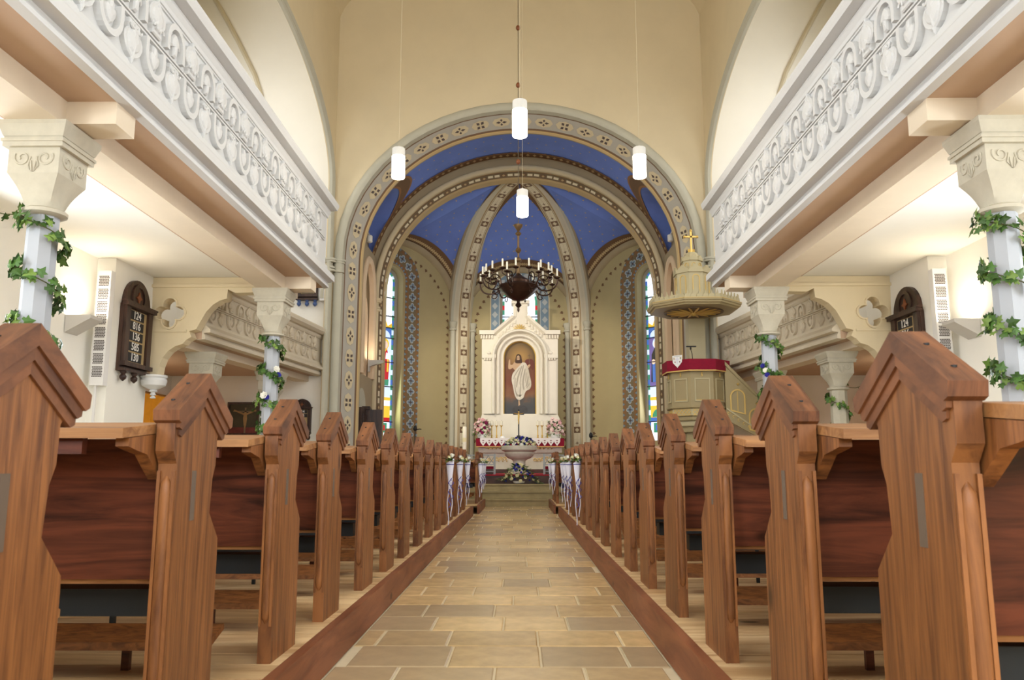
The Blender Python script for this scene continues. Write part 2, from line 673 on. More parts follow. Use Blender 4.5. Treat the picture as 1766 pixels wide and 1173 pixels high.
class Strip:
    """ruled surface between two rails; decals lie on it"""

    def __init__(self, A, B):
        self.A, self.B = [V(a) for a in A], [V(b) for b in B]
        self.L = [0.0]
        for i in range(1, len(A)):
            m0 = (self.A[i - 1] + self.B[i - 1]) / 2
            m1 = (self.A[i] + self.B[i]) / 2
            self.L.append(self.L[-1] + (m1 - m0).length)
        self.len = self.L[-1]

    def pt(self, s, f):
        s = min(max(s, 0.0), self.len - 1e-6)
        i = 0
        while self.L[i + 1] < s:
            i += 1
        t = (s - self.L[i]) / max(1e-9, self.L[i + 1] - self.L[i])
        a = self.A[i].lerp(self.A[i + 1], t)
        b = self.B[i].lerp(self.B[i + 1], t)
        return a.lerp(b, f)

    def frame(self, s, f, side=1):
        p = self.pt(s, f)
        e = 0.05
        ds = self.pt(s + e, f) - self.pt(s - e, f)
        df = self.pt(s, min(1, f + 0.02)) - self.pt(s, max(0, f - 0.02))
        ds.normalize()
        df.normalize()
        n = ds.cross(df).normalized() * side
        return p, ds, df, n

    def grid(self, mb, fr, mats, off=0.0, side=1, n=None, s0=0.0, s1=None, cyc=None, ncol=0):
        """strips across at fractions fr with one material each; cyc = materials cycling along on column ncol"""
        s1 = self.len if s1 is None else s1
        n = n or len(self.A) - 1
        vs, fs, mm = [], [], []
        for i in range(n + 1):
            s = s0 + (s1 - s0) * i / n
            for f in fr:
                p, ds, df, nn = self.frame(min(max(s, 0.06), self.len - 0.06), f, side)
                vs.append(self.pt(s, f) + nn * off)
        q = len(fr)
        for i in range(n):
            for j in range(q - 1):
                fs.append((i * q + j, i * q + j + 1, (i + 1) * q + j + 1, (i + 1) * q + j))
                mm.append(mats[j] if cyc is None or j != ncol else cyc[i % len(cyc)])
        mb.add(vs, fs, mm)

    def decal(self, mb, s, f, polys, off=0.006, side=1, rot=0.0):
        """polys: list of (points in metres (along, across), material)"""
        p, ds, df, n = self.frame(s, f, side)
        for k, (poly, m) in enumerate(polys):
            vs = []
            for a, b in poly:
                a2 = a * cos(rot) - b * sin(rot)
                b2 = a * sin(rot) + b * cos(rot)
                vs.append(p + ds * a2 + df * b2 + n * (off + 0.003 * k))
            mb.add(vs, [tuple(range(len(vs)))], m)


def ell(a, b, n=14, y0=0.0, z0=0.0):
    return [(y0 + a * cos(2 * pi * i / n), z0 + b * sin(2 * pi * i / n)) for i in range(n)]


def quatre(d, r, n=7):
    """outline of a quatrefoil, lobes at distance d with radius r"""
    k = (d + sqrt(max(0.0, 2 * r * r - d * d))) / 2
    al = atan2(k, k - d)
    out = []
    for q in range(4):
        th = q * pi / 2
        for i in range(n):
            a = -al + 2 * al * i / n
            x, y = d + r * cos(a), r * sin(a)
            out.append((x * cos(th) - y * sin(th), x * sin(th) + y * cos(th)))
    return out


def star(r, n=5, q=0.45):
    return [((r if i % 2 == 0 else r * q) * cos(pi * i / n), (r if i % 2 == 0 else r * q) * sin(pi * i / n)) for i in range(2 * n)]


def arch_rail(a, b, zc, z0, Y, n=28, x0=0.0):
    """jamb, elliptical arch, jamb in the plane y = Y"""
    p = [V((x0 - a, Y, z0 + (zc - z0) * i / 8)) for i in range(8)]
    p += [V((x0 - a * cos(pi * i / n), Y, zc + b * sin(pi * i / n))) for i in range(n + 1)]
    p += [V((x0 + a, Y, zc - (zc - z0) * i / 8)) for i in range(1, 9)]
    return p


def smooth_path(P, k=5):
    P = [V(p) for p in P]
    out = []
    for i in range(len(P) - 1):
        p0, p1, p2, p3 = P[max(i - 1, 0)], P[i], P[i + 1], P[min(i + 2, len(P) - 1)]
        for j in range(k):
            t = j / k
            out.append(0.5 * ((2 * p1) + (p2 - p0) * t + (2 * p0 - 5 * p1 + 4 * p2 - p3) * t * t + (3 * p1 - p0 - 3 * p2 + p3) * t ** 3))
    out.append(P[-1])
    return out


def text_mesh(body, size, name, m):
    cu = bpy.data.curves.new(name, 'FONT')
    cu.body = body
    cu.size = size
    cu.extrude = 0.002
    cu.align_x = 'CENTER'
    cu.align_y = 'CENTER'
    cu.resolution_u = 3
    cu.offset = size * 0.012
    o = bpy.data.objects.new(name, cu)
    COL.objects.link(o)
    dg = bpy.context.evaluated_depsgraph_get()
    me = bpy.data.meshes.new_from_object(o.evaluated_get(dg))
    bpy.data.objects.remove(o)
    bpy.data.curves.remove(cu)
    me.materials.clear()
    me.materials.append(MATS[m])
    return me


def ordinal(n):
    return ['nearest', 'second', 'third', 'fourth', 'fifth', 'sixth', 'seventh', 'eighth', 'ninth', 'tenth', 'eleventh',
            'twelfth', 'thirteenth', 'fourteenth', 'fifteenth', 'sixteenth', 'seventeenth', 'eighteenth'][n]

# ================================================================== SETTING
# ---- floor with the stone slabs of the aisle
fl = MB()
fl.box(-9.2, 9.2, -6.0, 20.4, -0.25, -0.006)
floor = structure(fl.build('floor', 'mortar'))
AX0, AX1 = -0.885, 0.715
tile_meshes = {}


def tile_mesh(w, d):
    key = (round(w, 3), round(d, 3))
    if key not in tile_meshes:
        b = 0.006
        mb = MB()
        x, y = w / 2, d / 2
        vs = [(-x, -y, -0.011), (x, -y, -0.011), (x, y, -0.011), (-x, y, -0.011),
              (-x, -y, -0.004), (x, -y, -0.004), (x, y, -0.004), (-x, y, -0.004),
              (-x + b, -y + b, 0), (x - b, -y + b, 0), (x - b, y - b, 0), (-x + b, y - b, 0)]
        fs = [(3, 2, 1, 0), (8, 9, 10, 11)]
        for k in (0, 4):
            for i in range(4):
                j = (i + 1) % 4
                fs.append((k + i, k + j, k + 4 + j, k + 4 + i))
        mb.add(vs, fs)
        tile_meshes[key] = mb.mesh('slab', 'aisle_stone')
    return tile_meshes[key]


off0 = floor.location
y = 0.62
row = 0
offs = [0.30, 0.08, 0.22, 0.03, 0.26, 0.12, 0.36, 0.17, 0.33]
while y < 18.85:
    d = 0.40 + 0.02 * ((row * 7) % 3)
    d = min(d, 18.88 - y)
    x = AX0 - offs[row % 9]
    k = 0
    while x < AX1 - 0.05:
        w = 0.38 + 0.035 * ((row * 5 + k * 3) % 4)
        a, b = max(x, AX0), min(x + w, AX1)
        if b - a > 0.06:
            inst('slab', tile_mesh(round(b - a - 0.011, 3), round(d - 0.010, 3)), floor,
                 V(((a + b) / 2, y + d / 2, random.uniform(-0.0015, 0.0015))) - off0)
        x += w
        k += 1
    y += d
    row += 1

# ---- chancel floor and steps
mb = MB()
mb.box(-4.9, 4.9, 20.06, 28, -0.2, 0.69)
structure(mb.build('floor_chancel', 'under_floor'))
steps = thing('chancel_steps', 'stone steps with oak top riser leading up to the chancel', 'steps', (0, 18.9, 0))
for i in range(3):
    MB().box(-3.9, 3.9, 18.9 + 0.36 * i, 20.0, 0.165 * i + 0.001, 0.165 * (i + 1) - 0.03).build('riser', 'sandstone_step', steps)
    MB().box(-3.92, 3.92, 18.87 + 0.36 * i, 20.0, 0.165 * (i + 1) - 0.03, 0.165 * (i + 1)).build('tread', 'sandstone_step', steps)
MB().box(-3.9, 3.9, 19.98, 20.05, 0.496, 0.69).build('oak_riser', 'step_oak', steps)
tag(MB().box(-2.6, 2.6, 20.0, 24.0, 0.692, 0.712).build('carpet', 'red_carpet'), 'red carpet on the chancel floor around the font', 'carpet')

# ---- nave end wall with the chancel arch
YW = 19.5
ZC = 6.2
aw, bw = 4.52, 3.90


def arch_loop(a, b, zc, z0, n=36):
    return [(-a, z0)] + [(-a * cos(pi * i / n), zc + b * sin(pi * i / n)) for i in range(n + 1)] + [(a, z0)]


loop = [(-4.8, -0.01), (-4.8, 16.0), (4.8, 16.0), (4.8, -0.01)] + list(reversed(arch_loop(aw, bw, ZC, -0.01)))
wall_ch = structure(MB().plate([loop], (0, YW, 0), (1, 0, 0), (0, 0, 1), (0, 0.55, 0)).build('wall_chancel', 'cream_plaster', smooth=30))
# side parts of the end wall, behind the galleries
for s, nm in ((-1, 'wall_end_left'), (1, 'wall_end_right')):
    mb = MB()
    ring = [(-10.6, 9.6)] + [(-8.6 - 1.95 * cos(pi * i / 24) if False else -8.6 + 1.95 * cos(pi - pi * i / 24), 9.6 + 3.9 * sin(pi * i / 24)) for i in range(25)]
    x0, x1 = 4.8, 9.2
    mb.box(s * x0, s * x1, YW, YW + 0.5, -0.01, 16.0)
    w = structure(mb.build(nm, 'white_plaster'))
    # broad blind arch on this wall, above the low gallery
    pts = [V((s * 8.75, YW, 13.9)), V((s * 8.4, YW, 13.55)), V((s * 8.1, YW, 13.2)), V((s * 7.75, YW, 12.6)), V((s * 7.45, YW, 12.05)), V((s * 7.17, YW, 11.5)),
           V((s * 6.94, YW, 11.05)), V((s * 6.75, YW, 10.5)), V((s * 6.65, YW, 10.0)), V((s * 6.62, YW, 9.2)), V((s * 6.62, YW, 4.2))]
    N = []
    for i in range(len(pts)):
        t = (pts[min(i + 1, len(pts) - 1)] - pts[max(i - 1, 0)]).normalized()
        N.append(V((t.z, 0, -t.x)))
    mb = MB()
    mb.sweep(pts, N, [V((0, -1, 0))] * len(pts), [(-0.06, 0), (0.06, 0), (0.05, 0.05), (0, 0.08), (-0.05, 0.05)])
    mb.build('arch_moulding', 'pale_trim', w, smooth=40)

# stepped painted reveal of the chancel arch
A1 = arch_rail(aw, bw, ZC, 0.0, YW)
B1 = arch_rail(4.08, 3.50, ZC, 0.0, YW + 0.62)
st1 = Strip(A1, B1)
mb = MB()
#          cream   gold  brown  grey   brown  gold cream
st1.grid(mb, [0, 0.10, 0.14, 0.22, 0.80, 0.88, 0.92, 1.0], [0, 1, 2, 3, 2, 1, 0], n=120)
k = 0
s = 0.25
SD1 = 1 if st1.frame(2.0, 0.5)[3].dot(V((1, -1, 0))) > 0 else -1
while s < st1.len - 0.2:
    w = 0.24
    st1.decal(mb, s, 0.51, [([(-w, 0), (-w * 0.72, -0.1), (-w * .3, -0.12), (0, -0.145), (w * .3, -0.12), (w * 0.72, -0.1), (w, 0), (w * 0.72, 0.1), (w * .3, 0.12), (0, 0.145), (-w * .3, 0.12), (-w * 0.72, 0.1)], 4)], off=0.012, side=SD1)
    if k % 2:
        for q in range(4):
            st1.decal(mb, s, 0.51, [([(0.02, 0), (0.07, -0.035), (0.15 if q % 2 == 0 else 0.10, 0), (0.07, 0.035)], 5)], off=0.022, side=SD1, rot=q * pi / 2)
    else:
        for q in range(4):
            st1.decal(mb, s, 0.51, [([(0.03, 0), (0.08, -0.045), (0.14, 0), (0.08, 0.045)], 5)], off=0.022, side=SD1, rot=q * pi / 2 + pi / 4)
    s += 0.56
    k += 1
mb.build('painted_reveal', ['tan_paint', 'gold_paint', 'brown_paint', 'band_grey', 'medallion_cream', 'dark_motif'], wall_ch, recalc=False)
MB().plate([[(-4.8, 0.0), (-4.8, 15.5), (4.8, 15.5), (4.8, 0.0)] + list(reversed(arch_loop(4.08, 3.50, ZC, 0.0)))], (0, YW + 0.62, 0), (1, 0, 0), (0, 0, 1), (0, 0.06, 0)).build('arch_return', 'taupe_plaster', wall_ch)
# roll moulding around the arch with capitals at the springing
pts = arch_rail(aw + 0.06, bw + 0.06, ZC, 0.0, YW)
N = []
for i in range(len(pts)):
    t = (pts[min(i + 1, len(pts) - 1)] - pts[max(i - 1, 0)]).normalized()
    N.append(V((-t.z, 0, t.x)))
mb = MB()
mb.sweep(pts, N, [V((0, -1, 0))] * len(pts), [(-0.14, -0.1), (0.09, -0.02), (0.09, 0.05), (0.03, 0.10), (-0.06, 0.10), (-0.12, 0.06)])
mb.build('roll_moulding', 'grey_trim', wall_ch, smooth=45)
for s in (-1, 1):
    mb = MB()
    x = s * (aw + 0.03)
    for z0, r in ((5.72, 0.14), (5.80, 0.125), (5.95, 0.15), (6.0, 0.17)):
        mb.lathe([(r, 0), (r, 0.05)], 16, (x, YW - 0.03, z0))
    mb.lathe([(0.12, 5.75), (0.13, 6.0)], 16, (x, YW - 0.03, 0))
    mb.build('colonnette_capital', 'grey_trim', wall_ch, smooth=40)

# ---- corner shafts and the great arcade arches above the galleries
for s, nm in ((-1, 'wall_arcade_left'), (1, 'wall_arcade_right')):
    X = s * 4.75

    def lo(cy, a, b, zc):
        return [(cy - a * cos(pi * i / 32), zc + b * sin(pi * i / 32)) for i in range(33)]
    outer = [(-6.0, 16.0), (-6.0, 4.4), (-0.4, 4.4)] + lo(4.5, 4.85, 2.15, 8.0) + [(9.35, 4.4), (9.7, 4.4)] + lo(14.5, 4.8, 2.15, 8.0) + [(19.3, 0.0), (19.5, 0.0), (19.5, 16.0)]
    w = structure(MB().plate([outer], (X, 0, 0), (0, 1, 0), (0, 0, 1), (s * 0.10, 0, 0)).build(nm, 'cream_plaster', smooth=30))
    path = [V((X, 19.28, 0.0)), V((X, 19.28, 4.0))] + [V((X, 14.5 + 4.78 * cos(pi * i / 40), 8.0 + 2.13 * sin(pi * i / 40))) for i in range(41)]
    N = []
    for i in range(len(path)):
        t = (path[min(i + 1, len(path) - 1)] - path[max(i - 1, 0)]).normalized()
        N.append(V((0, t.z, -t.y)))
    mb = MB()
    mb.sweep(path, N, [V((-s, 0, 0))] * len(path), [(-0.08, -0.05), (0.12, -0.01), (0.12, 0.04), (0.06, 0.07), (0.0, 0.04), (-0.04, 0.05), (-0.08, 0.02)])
    mb.build('arch_roll', 'grey_trim', w, smooth=40)
    mb = MB()
    for z0, r in ((5.72, 0.13), (5.80, 0.115), (5.95, 0.14), (6.0, 0.16)):
        mb.lathe([(r, 0), (r, 0.05)], 14, (X + s * -0.02, 19.33, z0))
    mb.build('shaft_capital', 'grey_trim', w, smooth=40)

# ---- nave ceiling
mb = MB()
vs, n = [], 24
for yy in (-6.0, 19.6):
    for i in range(n + 1):
        a = pi * i / n
        vs.append((-4.8 * cos(a), yy, 12.4 + 2.2 * sin(a)))
mb.add(vs, [(i, i + 1, n + 2 + i, n + 1 + i) for i in range(n)])
structure(mb.build('ceiling', 'cream_plaster', smooth=60, recalc=False))

# ---- outer walls, rear wall, ceilings over the galleries
for s, nm in ((-1, 'left'), (1, 'right')):
    mb = MB()
    mb.box(s * 6.65, s * 6.95, -6.0, 13.4, -0.01, 16.0)
    mb.box(s * 6.36, s * 6.66, 12.15, 13.43, -0.01, 4.17)
    w = structure(mb.build('wall_' + nm, 'white_plaster'))
    mb = MB()
    mb.box(s * 8.6, s * 8.9, 13.4, 19.5, -0.01, 16.0)
    mb.box(s * 6.95, s * 8.6, 13.4, 13.67, -0.01, 16.0)
    structure(mb.build('wall_transept_' + nm, 'white_plaster'))
    mb = MB()
    mb.box(s * 4.9, s * 8.9, -6.0, 19.5, 13.6, 13.8)
    structure(mb.build('ceiling_gallery_' + nm, 'cream_plaster'))
structure(MB().box(-8.9, 8.9, -6.3, -6.0, -0.01, 16.0).build('wall_rear', 'cream_plaster'))
k = 0
for s in (-1, 1):
    for yy, z0, z1, hw in ((1.0, 6.4, 10.6, 1.0), (5.5, 6.4, 10.6, 1.0), (10.0, 6.4, 10.6, 1.0), (4.0, 1.3, 3.5, 0.6), (8.5, 1.3, 3.5, 0.6)):
        k += 1
        xs = s * 6.64
        wt = thing('window_%d' % k, None, None, (xs, yy, z0), kind='structure')
        MB().box(xs - s * 0.02, xs, yy - hw, yy + hw, z0, z1).build('pane', 'daylight_pane', wt)
        mb = MB()
        mb.box(xs - s * 0.06, xs, yy - hw - 0.08, yy - hw, z0 - 0.08, z1 + 0.08)
        mb.box(xs - s * 0.06, xs, yy + hw, yy + hw + 0.08, z0 - 0.08, z1 + 0.08)
        mb.box(xs - s * 0.06, xs, yy - hw, yy + hw, z1, z1 + 0.08)
        mb.box(xs - s * 0.06, xs, yy - hw, yy + hw, z0 - 0.08, z0)
        mb.box(xs - s * 0.05, xs, yy - 0.03, yy + 0.03, z0, z1)
        mb.build('window_frame', 'window_frame', wt)
for x in (-4.6, 0.0, 4.6):
    k += 1
    wt = thing('window_%d' % k, None, None, (x, -5.98, 2.2), kind='structure')
    MB().box(x - 1.3, x + 1.3, -5.99, -5.97, 2.2, 8.2).build('pane', 'daylight_pane', wt)
    mb = MB()
    for a in (-1.35, 1.25):
        mb.box(x + a, x + a + 0.1, -6.0, -5.93, 2.1, 8.3)
    for b in (2.1, 5.2, 8.2):
        mb.box(x - 1.35, x + 1.35, -6.0, -5.93, b, b + 0.1)
    mb.build('window_frame', 'window_frame', wt)
for s in (-1, 1):
    k += 1
    wt = thing('window_%d' % k, None, None, (s * 8.58, 16.6, 6.4), kind='structure')
    MB().box(s * 8.56, s * 8.58, 15.6, 17.6, 6.4, 10.8).build('pane', 'daylight_pane', wt)
    mb = MB()
    for a in (15.52, 16.57, 17.6):
        mb.box(s * 8.52, s * 8.6, a, a + 0.08, 6.3, 10.9)
    for b in (6.3, 8.6, 10.8):
        mb.box(s * 8.52, s * 8.6, 15.52, 17.68, b, b + 0.1)
    mb.build('window_frame', 'window_frame', wt)

# ================================================================== CHANCEL BAY
Y2 = 23.0        # second arch
ZF = 0.69
a2, b2, zc2 = 4.01, 3.52, 6.0


def wall_arch_stack(mb, s, X, y0, y1, zs, ztop, depth, m, w=0.16):
    pass


for s, nm in ((-1, 'left'), (1, 'right')):
    X = s * 4.2
    # side wall with tall blind niche
    outer = [(20.19, ZF), (22.6, ZF), (22.6, 6.93), (20.19, 6.93)]
    niche = [(20.8, 3.35)] + [(21.6 - 0.8 * cos(pi * i / 16), 5.5 + 1.1 * sin(pi * i / 16)) for i in range(17)] + [(22.4, 3.35)]
    w = structure(MB().plate([outer, niche], (X, 0, 0), (0, 1, 0), (0, 0, 1), (s * 0.3, 0, 0)).build('wall_choir_' + nm, 'taupe_plaster'))
    MB().box(X + s * 0.2, X + s * 0.3, 20.6, 22.6, 3.2, 6.9).build('niche_back', 'rosy_plaster', w)
    MB().box(s * 4.42, s * 4.7, 20.19, 22.6, 6.93, 11.0).build('lunette_wall', 'taupe_plaster', w)
    for (hw, zt, dx, th) in ((0.8, 1.1, 0.0, 0.10), (0.42, 0.7, 0.16, 0.08)):
        path = [V((X + s * dx, 21.6 - hw, 3.35)), V((X + s * dx, 21.6 - hw, 4.4))] + [V((X + s * dx, 21.6 - hw * cos(pi * i / 20), 5.5 - (0.8 - hw) * 1.6 + zt * sin(pi * i / 20))) for i in range(21)] + [V((X + s * dx, 21.6 + hw, 4.4)), V((X + s * dx, 21.6 + hw, 3.35))]
        N = []
        for i in range(len(path)):
            t = (path[min(i + 1, len(path) - 1)] - path[max(i - 1, 0)]).normalized()
            N.append(V((0, -t.z, t.y)))
        mb = MB()
        mb.sweep(path, N, [V((-s, 0, 0))] * len(path), [(-th, -0.1), (th, -0.1), (th, 0.03), (th * .4, 0.08), (-th * .4, 0.08), (-th, 0.03)])
        mb.build('niche_moulding', 'rosy_plaster', w, smooth=40)
    # door with arched surround
    mb = MB()
    mb.plate([[(20.25, ZF + 0.02), (21.35, ZF + 0.02)] + [(20.8 + 0.55 * cos(pi * i / 12), 2.35 + 0.6 * sin(pi * i / 12)) for i in range(13)]], (X, 0, 0), (0, 1, 0), (0, 0, 1), (-s * 0.06, 0, 0))
    mb.build('arched_doorway', 'grey_trim', w)
    d = structure(MB().box(X - s * 0.16, X - s * 0.07, 20.36, 21.24, ZF + 0.02, 2.42).build('door_%d' % (1 if s < 0 else 2), 'dark_oak'))
    mb = MB()
    for za, zb in ((0.85, 1.45), (1.6, 2.25)):
        mb.box(X - s * 0.185, X - s * 0.16, 20.48, 21.12, za, zb)
    mb.build('door_panel', 'dark_oak', d)

# vault of the choir bay: barrel cut by a lunette on each side
YA, YB = YW + 0.66, 22.62
va, vb, vz = 4.42, 4.05, 6.0


def cutz(y):
    t = (y - YA) / (YB - YA)
    return 6.98 + 1.6 * sqrt(max(0.0, 1 - (2 * t - 1) ** 2))


vault = MB()
ny, na = 20, 40
vs, fs = [], []
for j in range(ny + 1):
    yy = YA + (YB - YA) * j / ny
    th0 = math.asin(min(1, (cutz(yy) - vz) / vb))
    for i in range(na + 1):
        th = th0 + (pi - 2 * th0) * i / na
        vs.append((-va * cos(th), yy, vz + vb * sin(th)))
q = na + 1
for j in range(ny):
    for i in range(na):
        fs.append((j * q + i, j * q + i + 1, (j + 1) * q + i + 1, (j + 1) * q + i))
vault.add(vs, fs, 0)
for s in (-1, 1):
    for j in range(ny):
        ya, yb = YA + (YB - YA) * j / ny, YA + (YB - YA) * (j + 1) / ny
        za, zb = cutz(ya), cutz(yb)
        xa = va * cos(math.asin((za - vz) / vb))
        xb = va * cos(math.asin((zb - vz) / vb))
        vault.quad((s * xa, ya, za), (s * xb, yb, zb), (s * 4.6, yb, zb), (s * 4.6, ya, za), 0)
ceil_choir = structure(vault.build('ceiling_choir', 'vault_blue', smooth=40, recalc=False))
# painted borders: along both arches and around the lunettes
mb = MB()
for yy, w in ((YA, 0.28), (YB, -0.34)):
    A = [V((-va * cos(t) * 0.995, yy, vz + vb * 0.995 * sin(t))) for t in [0.14 + (pi - 0.28) * i / 60 for i in range(61)]]
    B = [V((p.x, yy + w, p.z)) for p in A]
    st = Strip(A, B)
    st.grid(mb, [0, 0.12, 0.88, 1.0], [1, 0, 1], n=120)
    s_ = 0.1
    while s_ < st.len:
        st.decal(mb, s_, 0.5, [([(-0.06, 0), (0, -0.09), (0.06, 0), (0, 0.09)], 2)], off=-0.006, side=(1 if w > 0 else -1) * 1)
        st.decal(mb, s_, 0.5, [([(-0.06, 0), (0, -0.09), (0.06, 0), (0, 0.09)], 2)], off=0.006, side=(1 if w > 0 else -1) * 1)
        s_ += 0.2
for s in (-1, 1):
    pa, pb = [], []
    for j in range(41):
        yy = YA + (YB - YA) * j / 40
        z = cutz(yy)
        th = math.asin((z - vz) / vb)
        th2 = th + 0.12
        pa.append(V((s * va * cos(th) * 0.994, yy, vz + vb * sin(th) * 0.994)))
        pb.append(V((s * va * cos(th2) * 0.994, yy, vz + vb * sin(th2) * 0.994)))
    Strip(pa, pb).grid(mb, [0, 0.15, 0.85, 1.0], [1, 0, 1], n=60)
mb.build('painted_border', ['umber_paint', 'rust_paint', 'tan_paint'], ceil_choir, recalc=False)
# gold stars
mb = MB()
for r in range(6):
    yy = YA + 0.42 + r * 0.34
    n = 20
    for i in range(n):
        th = 0.42 + (pi - 0.84) * (i + 0.5 * (r % 2)) / n
        c = V((-va * cos(th), yy, vz + vb * sin(th)))
        nn = V((cos(th), 0, -sin(th) * va / vb)).normalized()
        if c.z < cutz(yy) + 0.35:
            continue
        t1 = V((0, 1, 0))
        t2 = nn.cross(t1)
        mb.add([c + nn * 0.012 + t1 * a + t2 * b for a, b in star(0.034)], [tuple(range(10))])
mb.build('gold_stars', 'gold_paint', ceil_choir, recalc=False)
ceil_choir.children[-1]['kind'] = 'stuff'

# ---- second arch
arch2 = structure(MB().plate([[(-5.2, ZF), (-5.2, 10.6), (5.2, 10.6), (5.2, ZF)] + list(reversed(arch_loop(4.5, 3.98, zc2, ZF)))], (0, 22.62, 0), (1, 0, 0), (0, 0, 1), (0, 0.3, 0)).build('wall_apse_arch', 'taupe_plaster'))
mb = MB()
RA = arch_rail(4.5, 3.98, zc2, ZF, 22.60)
RM = arch_rail(4.20, 3.74, zc2, ZF, 22.66)
RB = arch_rail(a2, b2, zc2, ZF, Y2 + 0.1)
Strip(RA, RM).grid(mb, [0, 1], [0], n=100)
st2 = Strip(RM, RB)
st2.grid(mb, [0, 0.16, 0.30, 0.36, 0.42, 0.46, 0.74, 0.78, 0.84, 1.0], [1, 4, 1, 2, 3, 3, 3, 2, 1], n=180)
s = 0.1
k = 0
SD2 = 1 if st2.frame(2.0, 0.5)[3].dot(V((1, -1, 0))) > 0 else -1
while s < st2.len - 0.1:
    if k % 3 == 0:
        st2.decal(mb, s, 0.60, [([(-0.085, -0.06), (0.085, -0.06), (0.085, 0.06), (-0.085, 0.06)], 2)], off=0.010, side=SD2)
        st2.decal(mb, s, 0.60, [([(-0.05, 0), (0, -0.045), (0.05, 0), (0, 0.045)], 1)], off=0.018, side=SD2)
    else:
        st2.decal(mb, s, 0.60, [([(-0.075, -0.045), (0.075, -0.045), (0.075, 0.045), (-0.075, 0.045)], 5)], off=0.010, side=SD2)
    s += 0.2
    k += 1
RC = arch_rail(a2, b2, zc2, ZF, 23.45)
Strip(RB, RC).grid(mb, [0, 1], [1], n=100)
mb.build('painted_arch', ['taupe_plaster', 'tan_paint', 'brown_paint', 'taupe_band', 'grey_trim', 'ivory_paint'], arch2, recalc=False)
pts = arch_rail(4.17, 3.70, zc2, ZF, 22.61)
N = []
for i in range(len(pts)):
    t = (pts[min(i + 1, len(pts) - 1)] - pts[max(i - 1, 0)]).normalized()
    N.append(V((-t.z, 0, t.x)))
mb = MB()
mb.sweep(pts, N, [V((0, -1, 0))] * len(pts), [(0.08 * cos(2 * pi * i / 10), 0.08 * sin(2 * pi * i / 10)) for i in range(10)])
mb.build('roll_moulding', 'medallion_cream', arch2, smooth=50)
for s in (-1, 1):
    mb = MB()
    x = s * 4.15
    for z0, r in ((5.35, 0.12), (5.42, 0.11), (5.6, 0.14), (5.66, 0.16)):
        mb.lathe([(r, 0), (r, 0.06)], 14, (x, 22.62, z0))
    mb.build('colonnette_capital', 'medallion_cream', arch2, smooth=40)

# ================================================================== APSE
ZS = 5.6
CORN = [V((-5.65, 23.1, 0)), V((-2.05, 26.7, 0)), V((2.05, 26.7, 0)), V((5.65, 23.1, 0))]
KEY = V((0, 23.25, 9.80))


def wall_frame(i):
    a, b = CORN[i], CORN[i + 1]
    u = (b - a).normalized()
    nrm = V((u.y, -u.x, 0))          # towards the apse interior
    if nrm.dot(V((0, 22, 0)) - (a + b) / 2) < 0:
        nrm = -nrm
    return a, b, u, nrm, (b - a).length


def stadium(hw, z0, zs, n=16, c=0.0):
    return [(c - hw, z0), (c + hw, z0)] + [(c + hw * cos(pi * i / n), zs + hw * sin(pi * i / n)) for i in range(n + 1)]


def formeret(i, n=24):
    a, b, u, nrm, L = wall_frame(i)
    r = L / 2
    return [a + u * (r - r * cos(pi * k / n)) + V((0, 0, ZS + r * sin(pi * k / n))) for k in range(n + 1)]


